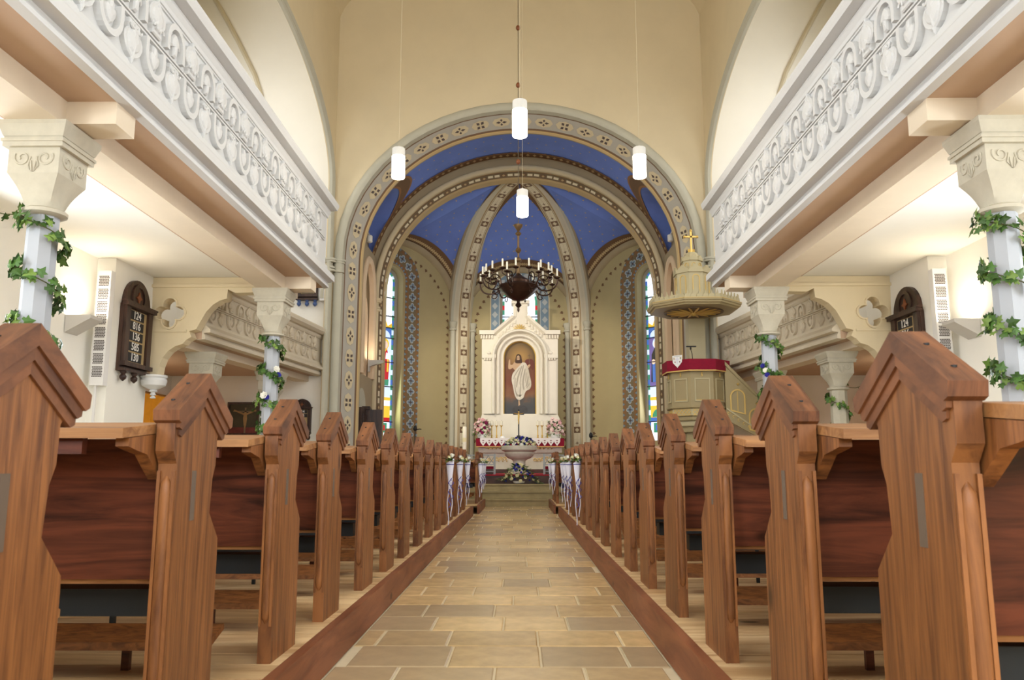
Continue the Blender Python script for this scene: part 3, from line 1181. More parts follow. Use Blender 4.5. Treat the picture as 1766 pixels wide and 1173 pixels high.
wins = [(-0.30, 0.34, 1.7, 6.80), (0.0, 0.60, 3.2, 6.55), (0.30, 0.34, 1.7, 6.80)]
names = ['wall_apse_left', 'wall_apse_center', 'wall_apse_right']
for i in range(3):
    a, b, u, nrm, L = wall_frame(i)
    mid = (a + b) / 2
    r = L / 2
    side = i != 1
    hw, z0, zs = wins[i][1], wins[i][2], wins[i][3]
    outer = [(-r, ZF), (r, ZF)] + [(r * cos(pi * k / 24), ZS + r * sin(pi * k / 24)) for k in range(25)]
    uo = wins[i][0]
    hole = stadium(hw + 0.1, z0, zs, c=uo)
    w = structure(MB().plate([outer, hole], mid, u, (0, 0, 1), -nrm * 0.35).build(names[i], 'olive_plaster', smooth=30))
    # painted surround of the window
    mb = MB()
    o_ = mid + u * uo + nrm * 0.004
    if side:
        hwb = hw + 0.16
        A = [o_ + u * x + V((0, 0, z)) for x, z in [(-hwb, 1.2)] + [(-hwb * cos(pi * k / 24), zs + hwb * sin(pi * k / 24)) for k in range(25)] + [(hwb, 1.2)]]
        h2 = hwb + 0.62
        B = [o_ + u * x + V((0, 0, z)) for x, z in [(-h2, 1.2)] + [(-h2 * cos(pi * k / 24), zs + h2 * sin(pi * k / 24)) for k in range(25)] + [(h2, 1.2)]]
        st = Strip(A, B)
        sd = 1 if st.frame(1.0, 0.5)[3].dot(nrm) > 0 else -1
        st.grid(mb, [0, 0.03, 0.22, 0.25, 0.75, 0.78, 0.97, 1.0], [1, 0, 2, 0, 2, 0, 1], n=160, off=0.004, side=sd)
        s = 0.12
        while s < st.len - 0.1:
            st.decal(mb, s, 0.5, [(quatre(0.085, 0.066), 4), (quatre(0.074, 0.05), 3), ([(0.10, 0), (0.02, 0.02), (0, 0.10), (-0.02, 0.02), (-0.10, 0), (-0.02, -0.02), (0, -0.10), (0.02, -0.02)], 5)], off=0.012, side=sd)
            s += 0.34
        s = 0.05
        while s < st.len - 0.1:
            for f, c in ((0.125, 1), (0.875, -1)):
                st.decal(mb, s, f, [([(-0.07, c * 0.05), (0.07, c * 0.05), (0, -c * 0.05)], 2)], off=0.010, side=sd)
                st.decal(mb, s + 0.08, f, [([(-0.045, -c * 0.05), (0.045, -c * 0.05), (0, c * 0.03)], 3)], off=0.010, side=sd)
            s += 0.17
        mb.build('painted_surround', ['taupe_band', 'tan_paint', 'rust_paint', 'quatrefoil_blue', 'quatrefoil_pale', 'dark_motif'], w, recalc=False)
    else:
        hwb = hw + 0.08
        A = [o_ + u * x + V((0, 0, z)) for x, z in [(-hwb, 2.0)] + [(-hwb * cos(pi * k / 24), zs + hwb * sin(pi * k / 24)) for k in range(25)] + [(hwb, 2.0)]]
        h2 = hwb + 0.34
        B = [o_ + u * x + V((0, 0, z)) for x, z in [(-h2, 2.0)] + [(-h2 * cos(pi * k / 24), zs + h2 * sin(pi * k / 24)) for k in range(25)] + [(h2, 2.0)]]
        st = Strip(A, B)
        sd = 1 if st.frame(1.0, 0.5)[3].dot(nrm) > 0 else -1
        st.grid(mb, [0, 0.10, 0.88, 1.0], [2, 0, 1], n=100, off=0.004, side=sd)
        s = 0.12
        while s < st.len - 0.1:
            st.decal(mb, s, 0.5, [([(-0.12, 0), (0, -0.1), (0.12, 0), (0, 0.1)], 2)], off=0.010, side=sd)
            s += 0.3
        mb.build('painted_surround', ['quatrefoil_blue', 'medallion_cream', 'quatrefoil_pale'], w, recalc=False)
    # row of small leaf marks along the wall edge
    mb = MB()
    rr = r - 0.52
    path = [mid + u * (-rr) + V((0, 0, z * 0.25)) for z in range(6, 23)] + [mid - u * (rr * cos(pi * k / 40)) + V((0, 0, ZS + rr * sin(pi * k / 40))) for k in range(41)] + [mid + u * rr + V((0, 0, z * 0.25)) for z in range(22, 5, -1)]
    acc = 0.0
    for k in range(1, len(path)):
        seg = path[k] - path[k - 1]
        t = seg.normalized()
        nn = t.cross(nrm)
        pos = 0.24 - acc
        while pos < seg.length:
            c = path[k - 1] + t * pos + nrm * 0.008
            mb.add([c + t * x + nn * z for x, z in [(-0.06, 0.03), (-0.03, -0.03), (0, -0.015), (0.03, -0.03), (0.06, 0.03), (0.025, 0.05), (0, 0.10), (-0.025, 0.05)]], [tuple(range(8))])
            pos += 0.24
        acc = seg.length - (pos - 0.24)
    mb.build('painted_edge_marks', 'umber_paint', w, recalc=False)
    # moulded formeret with painted band on the vault side
    f = formeret(i, 36)
    cen = mid + V((0, 0, ZS))
    N = [(p - cen).normalized() for p in f]
    mb = MB()
    mb.sweep(f, N, [nrm] * len(f), [(-0.18, 0), (-0.15, 0.09), (-0.08, 0.13), (0.0, 0.14), (0.02, 0)])
    mb.build('wall_rib', 'formeret_paint', w, smooth=50)

# ---- vault cells
rib_curve = {}


def rib_pts(c, n=24):
    e = V((KEY.x - c.x, KEY.y - c.y, 0))
    out = []
    for k in range(n + 1):
        t = pi / 2 * k / n
        p = V((c.x, c.y, 0)) + e * (1 - cos(t))
        out.append(V((p.x, p.y, ZS + (KEY.z - ZS) * sin(t))))
    return out


vault = MB()
border = MB()
stars = MB()
for i in range(3):
    f = formeret(i, 48)
    a, b, u, nrm, L = wall_frame(i)
    cc = (a + b) / 2
    for half in (0, 1):
        fr = f[:25] if half == 0 else list(reversed(f))[:25]
        rb = rib_pts(CORN[i + half])
        st = Strip(fr, rb)
        vs, fs = [], []
        ns = 10
        for k in range(25):
            for q in range(ns + 1):
                vs.append(fr[k].lerp(rb[k], q / ns))
        for k in range(24):
            for q in range(ns):
                fs.append((k * (ns + 1) + q, k * (ns + 1) + q + 1, (k + 1) * (ns + 1) + q + 1, (k + 1) * (ns + 1) + q))
        vault.add(vs, fs, 0)
        inside = V((cc.x * 0.6, 24.0, 6.0))

        def pt(k, q):
            return fr[k].lerp(rb[k], q)
        # borders next to the wall rib and next to the vault rib
        for k in range(24):
            for (w0, w1, fromrib) in ((0.0, 0.42, False), (0.0, 0.72, True)):
                quadp = []
                for kk in (k, k + 1):
                    d = (rb[kk] - fr[kk])
                    L_ = max(d.length, 1e-4)
                    ws = [min(w0 / L_, 1), min(w1 / L_, 1)]
                    for wv in ws:
                        quadp.append(fr[kk] + d * ((1 - wv) if fromrib else wv))
                nn = (quadp[1] - quadp[0]).cross(quadp[2] - quadp[0])
                if nn.length < 1e-9:
                    continue
                nn.normalize()
                if nn.dot(inside - quadp[0]) < 0:
                    nn = -nn
                p4 = [p + nn * 0.02 for p in (quadp[0], quadp[1], quadp[3], quadp[2])]
                border.quad(*p4, 0)
                # pale chips in the border
                m4 = sum(p4, V()) / 4
                if (p4[0] - p4[1]).length > 0.2:
                    e1 = (p4[1] - p4[0]).normalized()
                    e2 = (p4[3] - p4[0]).normalized()
                    for q2 in (-0.25, 0.25):
                        c0 = m4 + e2 * ((p4[3] - p4[0]).length * q2) + nn * 0.008
                        border.quad(c0 - e1 * 0.07, c0 - e2 * 0.05, c0 + e1 * 0.07, c0 + e2 * 0.05, 1)
        # stars
        rows = [(q, 0) for q in range(25)]
        zz = ZS + 0.5
        step = 0.30
        row_i = 0
        for k2 in range(3, 48):
            kf = k2 / 2.0
            k = int(kf)
            tt = kf - k
            k1 = min(k + 1, 24)
            pa = fr[k].lerp(fr[k1], tt)
            pb = rb[k].lerp(rb[k1], tt)
            L_ = (pb - pa).length
            if k2 % 3:
                continue
            row_i += 1
            x = 0.55 + (0.23 if row_i % 2 else 0)
            while x < L_ - 0.6:
                c = pa.lerp(pb, x / L_)
                pc = fr[k1].lerp(rb[k1], x / L_)
                t1 = (pb - pa).normalized()
                t2 = (pc - fr[k].lerp(rb[k], x / L_))
                if t2.length > 1e-4:
                    nn = t1.cross(t2).normalized()
                    if nn.dot(inside - c) < 0:
                        nn = -nn
                    t2 = nn.cross(t1)
                    stars.add([c + nn * 0.014 + t1 * p + t2 * q for p, q in star(0.036)], [tuple(range(10))])
                x += 0.55
ceil_apse = structure(vault.build('ceiling_apse', 'vault_blue', smooth=40, recalc=False))
border.build('painted_border', ['umber_paint', 'tan_paint'], ceil_apse, recalc=False)
so = stars.build('gold_stars', 'gold_paint', ceil_apse, recalc=False)
so['kind'] = 'stuff'
# unseen closing surface added above the apse so that no daylight leaks in
mb = MB()
mb.box(-6.4, 6.4, 22.7, 27.6, 11.0, 11.2)
mb.box(-5.3, 5.3, 19.9, 22.8, 11.0, 11.2)
structure(mb.build('daylight_block', 'under_floor'))

# ---- vault ribs with painted band, standing on wall shafts
for i, s in ((1, -1), (2, 1)):
    c = CORN[i]
    e = V((KEY.x - c.x, KEY.y - c.y, 0)).normalized()
    acr = V((-e.y, e.x, 0))
    base = V((c.x, c.y, 0)) + e * 0.10
    path = [base + V((0, 0, ZF + (ZS - ZF) * k / 10)) for k in range(10)] + [p + e * (0.10 * (1 - k / 24)) for k, p in enumerate(rib_pts(c))]
    N = []
    for k in range(len(path)):
        t = (path[min(k + 1, len(path) - 1)] - path[max(k - 1, 0)]).normalized()
        n = acr.cross(t)
        if n.dot(V((0, 23, 4)) - path[k]) < 0:
            n = -n
        N.append(n.normalized())
    r = structure(thing('trim_%d' % i, None, None, (base.x, base.y, ZF)))
    prof = [(-0.15, -0.46), (0.00, -0.46), (0.05, -0.41), (0.11, -0.34), (0.15, -0.27), (0.21, -0.235), (0.22, -0.20), (0.22, 0.20), (0.21, 0.235), (0.15, 0.27), (0.11, 0.34), (0.05, 0.41), (0.00, 0.46), (-0.15, 0.46)]
    mb = MB()
    mb.sweep(path, N, [acr] * len(path), prof, [3, 3, 1, 0, 0, 0, 2, 0, 0, 0, 1, 3, 3, 3])
    mb.build('rib', ['pale_trim', 'grey_trim', 'tan_paint', 'taupe_plaster'], r, smooth=45)
    A = [p + n * 0.224 - acr * 0.2 for p, n in zip(path, N)]
    B = [p + n * 0.224 + acr * 0.2 for p, n in zip(path, N)]
    st = Strip(A, B)
    sd = 1 if st.frame(1, 0.5)[3].dot(N[0]) > 0 else -1
    mb = MB()
    st.grid(mb, [0, 0.05, 0.09, 0.17, 0.20, 0.80, 0.83, 0.91, 0.95, 1.0], [0, 1, 2, 1, 4, 1, 2, 1, 0], n=200, off=0.002, side=sd)
    s_ = 0.12
    k = 0
    while s_ < st.len - 0.25:
        if k % 3 == 0:
            st.decal(mb, s_, 0.5, [([(-0.10, -0.115), (0.10, -0.115), (0.10, 0.115), (-0.10, 0.115)], 1), ([(-0.075, 0), (0, -0.085), (0.075, 0), (0, 0.085)], 2), ([(-0.035, 0), (0, -0.035), (0.035, 0), (0, 0.035)], 4)], off=0.006, side=sd)
        else:
            st.decal(mb, s_, 0.5, [([(-0.10, -0.006), (-0.10, 0.006), (0.10, 0.006), (0.10, -0.006)], 2), ([(-0.108, -0.115), (-0.100, -0.115), (-0.100, 0.115), (-0.108, 0.115)], 2)], off=0.006, side=sd)
            if k % 3 == 1:
                st.decal(mb, s_, 0.5, [(star(0.07, 4, 0.3), 1)], off=0.014, side=sd)
        s_ += 0.215
        k += 1
    mb.build('painted_band', ['tan_paint', 'brown_paint', 'medallion_cream', 'rust_paint', 'ivory_paint'], r, recalc=False)
    # slender shafts with capitals at both sides of the band
    for q in (-1, 1):
        mb = MB()
        p = base + acr * (0.37 * q) + e * 0.14
        mb.lathe([(0.085, ZF), (0.085, 5.40), (0.12, 5.42), (0.12, 5.48), (0.09, 5.5), (0.13, 5.62), (0.14, 5.70), (0.10, 5.72)], 14, (p.x, p.y, 0))
        mb.build('wall_shaft', 'grey_trim', r, smooth=40)

# ================================================================== GALLERIES
SPADE = [(0, .425), (.022, .375), (.085, .345), (.140, .295), (.168, .235), (.165, .18), (.135, .14), (.095, .118), (.105, .09), (.085, .06), (.09, .02)]
SPADE = SPADE + [(-a, b) for a, b in reversed(SPADE[1:])]
SPIRAL = [(.03 + .0, .0)]


def relief_meshes(sc, mt):
    """carved motifs, lying in the y-z plane, raised towards +x"""
    mb = MB()
    mb.dome([(a * sc, b * sc) for a, b in SPADE], [(1, 0), (1, .045), (.93, .058), (.72, .052), (.62, .068), (.25, .082)])
    leaf = mb.mesh('carved_leaf', mt)
    mb = MB()
    o, i_ = [], []
    n = 14
    for k in range(n + 1):
        t = pi * k / n
        o.append((.205 * cos(t) * sc, (.16 + .215 * sin(t)) * sc))
        i_.append((.148 * cos(t) * sc, (.15 + .165 * sin(t)) * sc))
    ring = [(.205 * sc, .03 * sc)] + o + [(-.205 * sc, .03 * sc), (-.148 * sc, .03 * sc)] + list(reversed(i_)) + [(.148 * sc, .03 * sc)]
    mb.plate([ring], (0, 0, 0), (0, 1, 0), (0, 0, 1), (0.065, 0, 0))
    # palmette inside the arch
    pal = [(0, .285), (.05, .255), (.09, .20), (.10, .14), (.075, .115), (.05, .14), (.035, .10), (.03, .03)]
    pal = pal + [(-a, b) for a, b in reversed(pal[1:])]
    mb.dome([(a * sc, b * sc) for a, b in pal], [(1, 0), (1, .035), (.85, .055), (.4, .070)])
    arch = mb.mesh('carved_arch', mt)
    curl = []
    for q in (-1, 1):
        path = []
        for k in range(13):
            t = k / 12 * 3.6
            r = (.048 - .0095 * t) * sc
            path.append((0.04, q * (.055 * sc + r * cos(t)), (.08 * sc + r * sin(t))))
        curl.append(MB().tube(path, .013 * sc, 5).mesh('carved_curl', mt))
    return leaf, arch, curl


LEAF, ARCH, CURL = relief_meshes(1.0, 'gallery_paint')
LEAF2, ARCH2, CURL2 = relief_meshes(1.0, 'low_gallery_paint')


def carve(parent, s, xf, ys, zmid, sc=1.0, first=0, arcs=(True, True)):
    """row of alternating carved leaves and arches above and below the middle bars"""
    base = wpos(parent)
    rz = pi if s > 0 else 0.0
    for k, yy in enumerate(ys):
        k += first
        for up in (0, 1):
            kind = (k + up) % 2
            me = LEAF if kind == 0 else ARCH
            rot = (0 if up == 0 else pi, 0, rz)
            zz = zmid + (0.028 if up == 0 else -0.028) * sc
            inst('carved_leaf' if kind == 0 else 'carved_arch', me, parent, V((xf, yy, zz)) - base, rot, sc)
            if kind == 0:
                for cu_ in CURL:
                    inst('carved_curl', cu_, parent, V((xf + (-s) * 0.03, yy, zz)) - base, rot, sc)


def capital(mb_parent, x, y, zn, zt, wb, wa, s, mt_face='stone_paint', detail=True):
    """neck ring, flared bell, carved block and stepped abacus"""
    h = zt - zn
    mb = MB()
    mb.lathe([(.15, 0), (.19, .02), (.19, .05), (.15, .07)], 16, (x, y, zn - .035))
    mb.build('neck_ring', mt_face, mb_parent, smooth=50)
    # bell: octagon growing into a square
    mb = MB()
    n, ks = 32, 8
    vs, fs = [], []
    for k in range(ks + 1):
        t = k / ks
        r = .145 + (wb / 2 - .145) * (1 - cos(t * pi / 2)) ** 1.0
        for i in range(n):
            a = 2 * pi * i / n + pi / 4
            ca, sa = cos(a), sin(a)
            sq = 1 / max(abs(ca), abs(sa))
            rr = r * ((1 - t ** .6) + sq * t ** .6)
            vs.append((x + rr * ca, y + rr * sa, zn + .03 + h * .36 * t))
    for k in range(ks):
        for i in range(n):
            j = (i + 1) % n
            fs.append((k * n + i, k * n + j, (k + 1) * n + j, (k + 1) * n + i))
    fs.append(tuple(reversed(range(n))))
    fs.append(tuple(ks * n + i for i in range(n)))
    mb.add(vs, fs)
    mb.build('bell', mt_face, mb_parent, smooth=35)
    b = wb / 2
    z1, z2 = zn + .03 + h * .36, zn + h * .70
    blk = MB().box(x - b, x + b, y - b, y + b, z1, z2).build('carved_block', mt_face, mb_parent)
    if detail:
        for (o, u) in ((V((x, y - b, 0)), V((1, 0, 0))), (V((x - s * b, y, 0)), V((0, 1, 0)))):
            nn = (o - V((x, y, 0))).normalized()
            zc = (z1 + z2) / 2
            for q in (-1, 1):
                path = []
                for k in range(22):
                    t = k / 21 * 7.6
                    r = wb * (.165 - .0165 * t)
                    path.append(o + nn * .004 + u * (q * (wb * .22 - r * cos(t + 2.6) * 1.0)) + V((0, 0, zc + .02 + r * sin(t + 2.6))))
                MB().tube(path, wb * .02, 5).build('carved_scroll', mt_face, blk)
                path = [o + nn * .004 + u * (q * wb * a) + V((0, 0, zz)) for a, zz in ((.06, z1 + h * .19), (.10, z1 + h * .08), (.02, z1 + .01), (.05, z1 + h * .14))]
                MB().tube(path, wb * .017, 5).build('carved_stalk', mt_face, blk)
    mb = MB()
    for (w, za, zb) in ((wa * .44, 0.70, 0.755), (wa * .46, .755, .79), (wa * .43, .79, .82)):
        mb.box(x - w, x + w, y - w, y + w, zn + h * za, zn + h * zb)
    p0, p1 = wa * .44, wa * .5
    za, zb = zn + h * .82, zn + h * .95
    mb.add([(x - p0, y - p0, za), (x + p0, y - p0, za), (x + p0, y + p0, za), (x - p0, y + p0, za), (x - p1, y - p1, zb), (x + p1, y - p1, zb), (x + p1, y + p1, zb), (x - p1, y + p1, zb)],
           [(3, 2, 1, 0), (4, 5, 6, 7), (0, 1, 5, 4), (1, 2, 6, 5), (2, 3, 7, 6), (3, 0, 4, 7)])
    mb.box(x - p1, x + p1, y - p1, y + p1, zb, zt)
    mb.build('abacus', mt_face, mb_parent)


def column(label, x, y, zn, zt, wb, wa, s, shaft='column_paint', r=.128, detail=True, cap='stone_paint', group=None):
    c = thing('gallery_column', label, 'column', (x, y, 0), group=group)
    MB().lathe([(r * 1.5, 0), (r * 1.5, .22), (r * 1.2, .30), (r, .36), (r, zn)], 8, (x, y, 0), phase=pi / 8).build('shaft', shaft, c)
    capital(c, x, y, zn, zt, wb, wa, s, cap, detail)
    return c


SIDE = {-1: 'left', 1: 'right'}
G_END = 14.28
for s in (-1, 1):
    g = thing('gallery', 'long white carved gallery front on the %s side of the nave' % SIDE[s], 'gallery', (s * 4.0, 6.0, 4.15))
    X = lambda v: s * v
    Y0 = -4.0
    MB().py([(X(3.37), 5.74), (X(3.37), 5.70), (X(3.40), 5.63), (X(3.60), 5.62), (X(3.72), 5.62), (X(3.72), 5.78), (X(3.41), 5.78)], Y0, G_END).build('handrail', 'gallery_paint', g)
    MB().py([(X(3.585), 5.62), (X(3.52), 5.62), (X(3.52), 5.58), (X(3.55), 5.53), (X(3.56), 5.49), (X(3.585), 5.48)], Y0, G_END - .02).build('rail_moulding', 'gallery_paint', g)
    MB().box(X(3.585), X(3.68), Y0, G_END - .04, 4.30, 5.62).build('parapet_panel', 'gallery_paint', g)
    MB().py([(X(3.60), 4.58), (X(3.555), 4.58), (X(3.545), 4.52), (X(3.50), 4.46), (X(3.43), 4.40), (X(3.41), 4.37), (X(3.41), 4.27), (X(3.52), 4.26), (X(3.60), 4.26)], Y0, G_END).build('lower_cornice', 'gallery_paint', g)
    MB().py([(X(3.60), 4.27), (X(3.52), 4.27), (X(3.535), 4.24), (X(3.51), 4.20), (X(3.51), 4.16), (X(3.60), 4.15)], Y0, G_END - .01).build('fascia', 'gallery_paint', g)
    MB().box(X(3.55), X(4.85), Y0, G_END - .015, 4.16, 4.29).build('soffit', 'soffit_bounce_tint', g)
    MB().box(X(4.85), X(6.66), Y0, 13.75, 4.17, 4.30).build('ceiling_slab', 'white_plaster', g)
    MB().box(X(4.05), X(4.50), Y0, G_END - .1, 3.94, 4.17).build('edge_beam', 'beam_paint', g)
    for yc in (6.85, 13.55, 0.15):
        MB().box(X(3.60), X(4.40), yc - .17, yc + .17, 3.95, 4.16).build('bracket', 'beam_paint', g)
    for zz in (5.02 + .012, 5.02 - .030):
        MB().box(X(3.548), X(3.59), Y0, G_END - .25, zz, zz + .02).build('carved_bar', 'gallery_paint', g)
    # thin frame fillets of the carved panel
    for zz in (5.455, 4.585):
        MB().box(X(3.565), X(3.59), Y0, G_END - .22, zz, zz + .018).build('panel_fillet', 'gallery_paint', g)
    ys = [7.59 - .42 * 9 + .42 * k for k in range(25)]
    ys = [q for q in ys if q < G_END - .42]
    carve(g, s, s * 3.586, ys, 5.02, 1.0, first=0 if s < 0 else 1)
    column('near column with carved capital under the %s gallery' % SIDE[s], s * 4.27, 6.85, 3.17, 3.94, .45, .60, s)
    column('far column with carved capital at the end of the %s gallery' % SIDE[s], s * 4.27, 13.55, 3.17, 3.94, .45, .60, s)

# ================================================================== QUATREFOIL CROSS WALLS
    poly_px = [(488, 503), (405, 505), (393, 499), (391, 515), (380, 518), (368, 525), (356, 537), (346, 554), (338, 568), (326, 571), (330, 581), (321, 586), (315, 593), (302, 597), (290, 605), (280, 617), (274, 632), (271, 650), (258, 650), (258, 470), (488, 470)]
    poly = []
    for p in poly_px:
        w = at(p[0], p[1], 13.43)
        poly.append((w.x, min(w.z, 4.165)))
    poly = [(max(x, -6.365), z) for x, z in poly]
    c = at(293, 540, 13.43)
    hole = [(c.x + a, c.z + b) for a, b in quatre(.145, .112, 9)]
    if s > 0:
        poly = [(-x, z) for x, z in poly]
        hole = [(-x, z) for x, z in hole]
    cw = structure(MB().plate([poly, hole], (0, 13.43, 0), (1, 0, 0), (0, 0, 1), (0, .24, 0), 0).build('wall_brace_' + SIDE[s], 'cream_plaster'))
    ring_o = [(-s * -1 * 0 + (s * -c.x * -1 if False else (c.x if s < 0 else -c.x)) + a, c.z + b) for a, b in quatre(.155, .135, 9)]
    ring_i = [((c.x if s < 0 else -c.x) + a, c.z + b) for a, b in quatre(.145, .112, 9)]
    MB().plate([ring_o, ring_i], (0, 13.43, 0), (1, 0, 0), (0, 0, 1), (0, -.03, 0)).build('quatrefoil_rim', 'cream_plaster', cw)
    za = at(300, 494, 13.43).z
    MB().box(s * 4.45, s * 6.36, 13.39, 13.43, za - .02, za + .03).build('string_moulding', 'cream_plaster', cw)
    zb = at(300, 571, 13.43).z
    MB().box(s * 5.72, s * 6.36, 13.40, 13.43, zb - .02, zb + .02).build('string_moulding', 'cream_plaster', cw)
    for xx in (5.72, 5.08):
        pass
    # small white console below the springing
    q = at(262, 652, 13.2)
    co = thing('wall_console', 'small white stepped console below the %s quatrefoil wall' % SIDE[s], 'console', (s * abs(q.x), 13.28, q.z - .34))
    MB().lathe([(.015, -.34), (.05, -.33), (.02, -.29), (.055, -.28), (.03, -.24), (.07, -.22), (.05, -.19), (.10, -.17), (.19, -.12), (.21, -.04), (.19, 0), (.21, .02), (.21, .05)], 18, (s * abs(q.x), 13.28, q.z)).build('console_body', 'gallery_paint', co, smooth=40)

# ================================================================== LOW GALLERIES IN THE TRANSEPT
    lg = thing('low_gallery', 'low carved gallery behind the far column on the %s side' % SIDE[s], 'gallery', (s * 6.0, 17.0, 3.1))
    a0 = V((s * 5.56, 13.69, 0))
    a1 = V((s * 4.92, 19.47, 0))
    d = (a1 - a0).normalized()
    nn = V((-s * d.y, s * d.x * -1 if False else 0, 0))
    nn = V((-s * abs(d.y), -abs(d.x) * 1.0, 0)).normalized()
    L = (a1 - a0).length

    def sw(prof, nm, mt='low_gallery_paint', y1=0.0):
        mb = MB()
        mb.sweep([a0, a1 - d * y1], [nn, nn], [V((0, 0, 1))] * 2, prof)
        mb.build(nm, mt, lg)
    sw([(.18, 4.24), (.19, 4.16), (.12, 4.11), (.02, 4.10), (-.12, 4.10), (-.12, 4.28), (.14, 4.28)], 'handrail')
    sw([(.0, 3.28), (.0, 4.12), (-.09, 4.12), (-.09, 3.28)], 'parapet_panel')
    sw([(.0, 4.11), (.06, 4.11), (.05, 4.06), (.02, 4.02), (.0, 4.02)], 'rail_moulding')
    sw([(.0, 3.44), (.03, 3.43), (.05, 3.38), (.12, 3.32), (.15, 3.29), (.15, 3.24), (.03, 3.23), (.06, 3.18), (.06, 3.12), (-.09, 3.11), (-.09, 3.44)], 'lower_cornice')
    MB().plate([[(a0.x, a0.y), (a1.x, a1.y), (s * 8.6, a1.y), (s * 8.6, a0.y)]], (0, 0, 3.12), (1, 0, 0), (0, 1, 0), (0, 0, .14)).build('soffit', 'soffit_bounce_tint', lg)
    e0, e1 = a0 - nn * .45, a1 - nn * .45
    mb = MB()
    mb.sweep([e0, e1], [nn, nn], [V((0, 0, 1))] * 2, [(.16, 2.98), (.16, 3.13), (-.16, 3.13), (-.16, 2.98)])
    mb.build('edge_beam', 'beam_paint', lg)
    ang = atan2(d.y, d.x) - pi / 2
    base = wpos(lg)
    n_ = 15
    sw([(.0, 3.742), (.03, 3.742), (.03, 3.756), (.0, 3.756)], 'carved_bar', y1=.3)
    sw([(.0, 3.705), (.03, 3.705), (.03, 3.719), (.0, 3.719)], 'carved_bar', y1=.3)
    for k in range(n_):
        p = a0 + d * (.28 + k * .36) + nn * .002
        for up in (0, 1):
            kind = (k + up) % 2
            inst('carved_arch' if kind else 'carved_leaf', ARCH2 if kind else LEAF2, lg, V((p.x, p.y, 3.732 + (.02 if up == 0 else -.02))) - base, (0 if up == 0 else pi, 0, ang + (pi if s > 0 else 0)), .68)
    for yy, nm in ((14.55, 'first'), (17.5, 'second')):
        xx = s * (5.80 if yy < 15 else 5.5)
        c = column('%s short column under the low gallery, %s side' % (nm, SIDE[s]), xx, yy, 2.32, 2.98, .44, .58, s, 'stone_paint', .15, yy < 15)

# ================================================================== IVY
def ivy_leaf():
    o = [(0, 0), (.30, -.16), (.50, .05), (.33, .22), (.62, .50), (.28, .55), (0, 1.05), (-.28, .55), (-.62, .50), (-.33, .22), (-.50, .05), (-.30, -.16)]
    vs = [V((x, y, -.18 * abs(x) - .10 * (y - .4) ** 2)) for x, y in o] + [V((0, .38, .05))]
    fs = [(i, (i + 1) % 12, 12) for i in range(12)]
    return vs, fs


vs, fs = ivy_leaf()
IVY = [MB().add(vs, fs).mesh('ivy_leaf', 'leaf_green', recalc=False), MB().add(vs, fs).mesh('ivy_leaf', 'leaf_light', recalc=False)]


def blossom_mesh(m, r=.5, petals=7, centre=None):
    mb = MB()
    mb.ball((0, 0, 0), r * .55, 8, 5, 0)
    for lay, (nn, rr, tilt) in enumerate(((petals, r, .35), (petals - 1, r * .85, .8), (5, r * .6, 1.2))):
        for i in range(nn):
            a = 2 * pi * i / nn + lay * .4
            c, s_ = cos(a), sin(a)
            w = rr * .42
            pts = [(rr * .15, -w * .4, 0), (rr * .7, -w, 0), (rr, 0, 0), (rr * .7, w, 0), (rr * .15, w * .4, 0)]
            out = []
            for x, y, z in pts:
                x2, z2 = x * cos(tilt), x * sin(tilt) + .05 * r
                out.append((x2 * c - y * s_, x2 * s_ + y * c, z2))
            mb.add(out, [(0, 1, 2, 3, 4)], 0)
    return mb.mesh('blossom', m, smooth=60, recalc=False)


BLOS = {k: blossom_mesh(k) for k in ('petal_white', 'petal_cream', 'petal_blue', 'petal_pink', 'petal_pale_pink', 'petal_magenta')}
GREEN = [MB().add([(0, 0, 0), (.22, .35, -.02), (.18, .75, -.05), (0, 1.1, -.16), (-.18, .75, -.05), (-.22, .35, -.02), (0, .5, .06)], [(0, 1, 6), (1, 2, 6), (2, 3, 6), (3, 4, 6), (4, 5, 6), (5, 0, 6)]).mesh('leaf', k, recalc=False) for k in ('leaf_green', 'leaf_light')]


def garland(label, x, y, r, z0, z1, turns, phase, n, size, flowers=(), tail=None, sgn=1):
    g = thing('ivy_garland', label, 'ivy', (x, y, z1))
    path = []
    N = max(24, int(turns * 16))
    for i in range(N + 1):
        t = i / N
        a = phase + sgn * 2 * pi * turns * t
        rr = r + .02
        path.append(V((x + rr * cos(a), y + rr * sin(a), z0 + (z1 - z0) * t + .02 * sin(9 * t))))
    if tail:
        path = [path[0] + V(tail), path[0] + V(tail) * .5 + V((0, 0, -.03))] + path
    MB().tube(path, .006, 5).build('vine', 'stem_green', g)
    base = wpos(g)
    rnd = random.Random(int(abs(x * 100) + y * 10 + z0 * 7))
    for k in range(n):
        t = rnd.random() * (len(path) - 1)
        i = min(int(t), len(path) - 2)
        p = path[i].lerp(path[i + 1], t - i)
        out = V((p.x - x, p.y - y, 0))
        out = out.normalized() if out.length > 0 else V((1, 0, 0))
        p = p + out * rnd.uniform(.0, .05) + V((rnd.uniform(-.02, .02), rnd.uniform(-.02, .02), rnd.uniform(-.07, .065)))
        q = (out + V((rnd.uniform(-.6, .6), rnd.uniform(-.6, .6), rnd.uniform(-.1, .7)))).to_track_quat('Z', 'Y').to_euler()
        m = q.to_matrix() @ Matrix.Rotation(rnd.uniform(0, 2 * pi), 3, 'Z')
        o = inst('ivy_leaf', IVY[0 if rnd.random() < .72 else 1], g, p - base, m.to_euler(), size * rnd.uniform(.7, 1.2))
    for (zf, az, col, sz) in flowers:
        p = V((x + (r + .07) * cos(az), y + (r + .07) * sin(az), zf))
        inst('blossom', BLOS[col], g, p - base, (V((cos(az), sin(az), .3))).to_track_quat('Z', 'Y').to_euler(), sz)
    return g


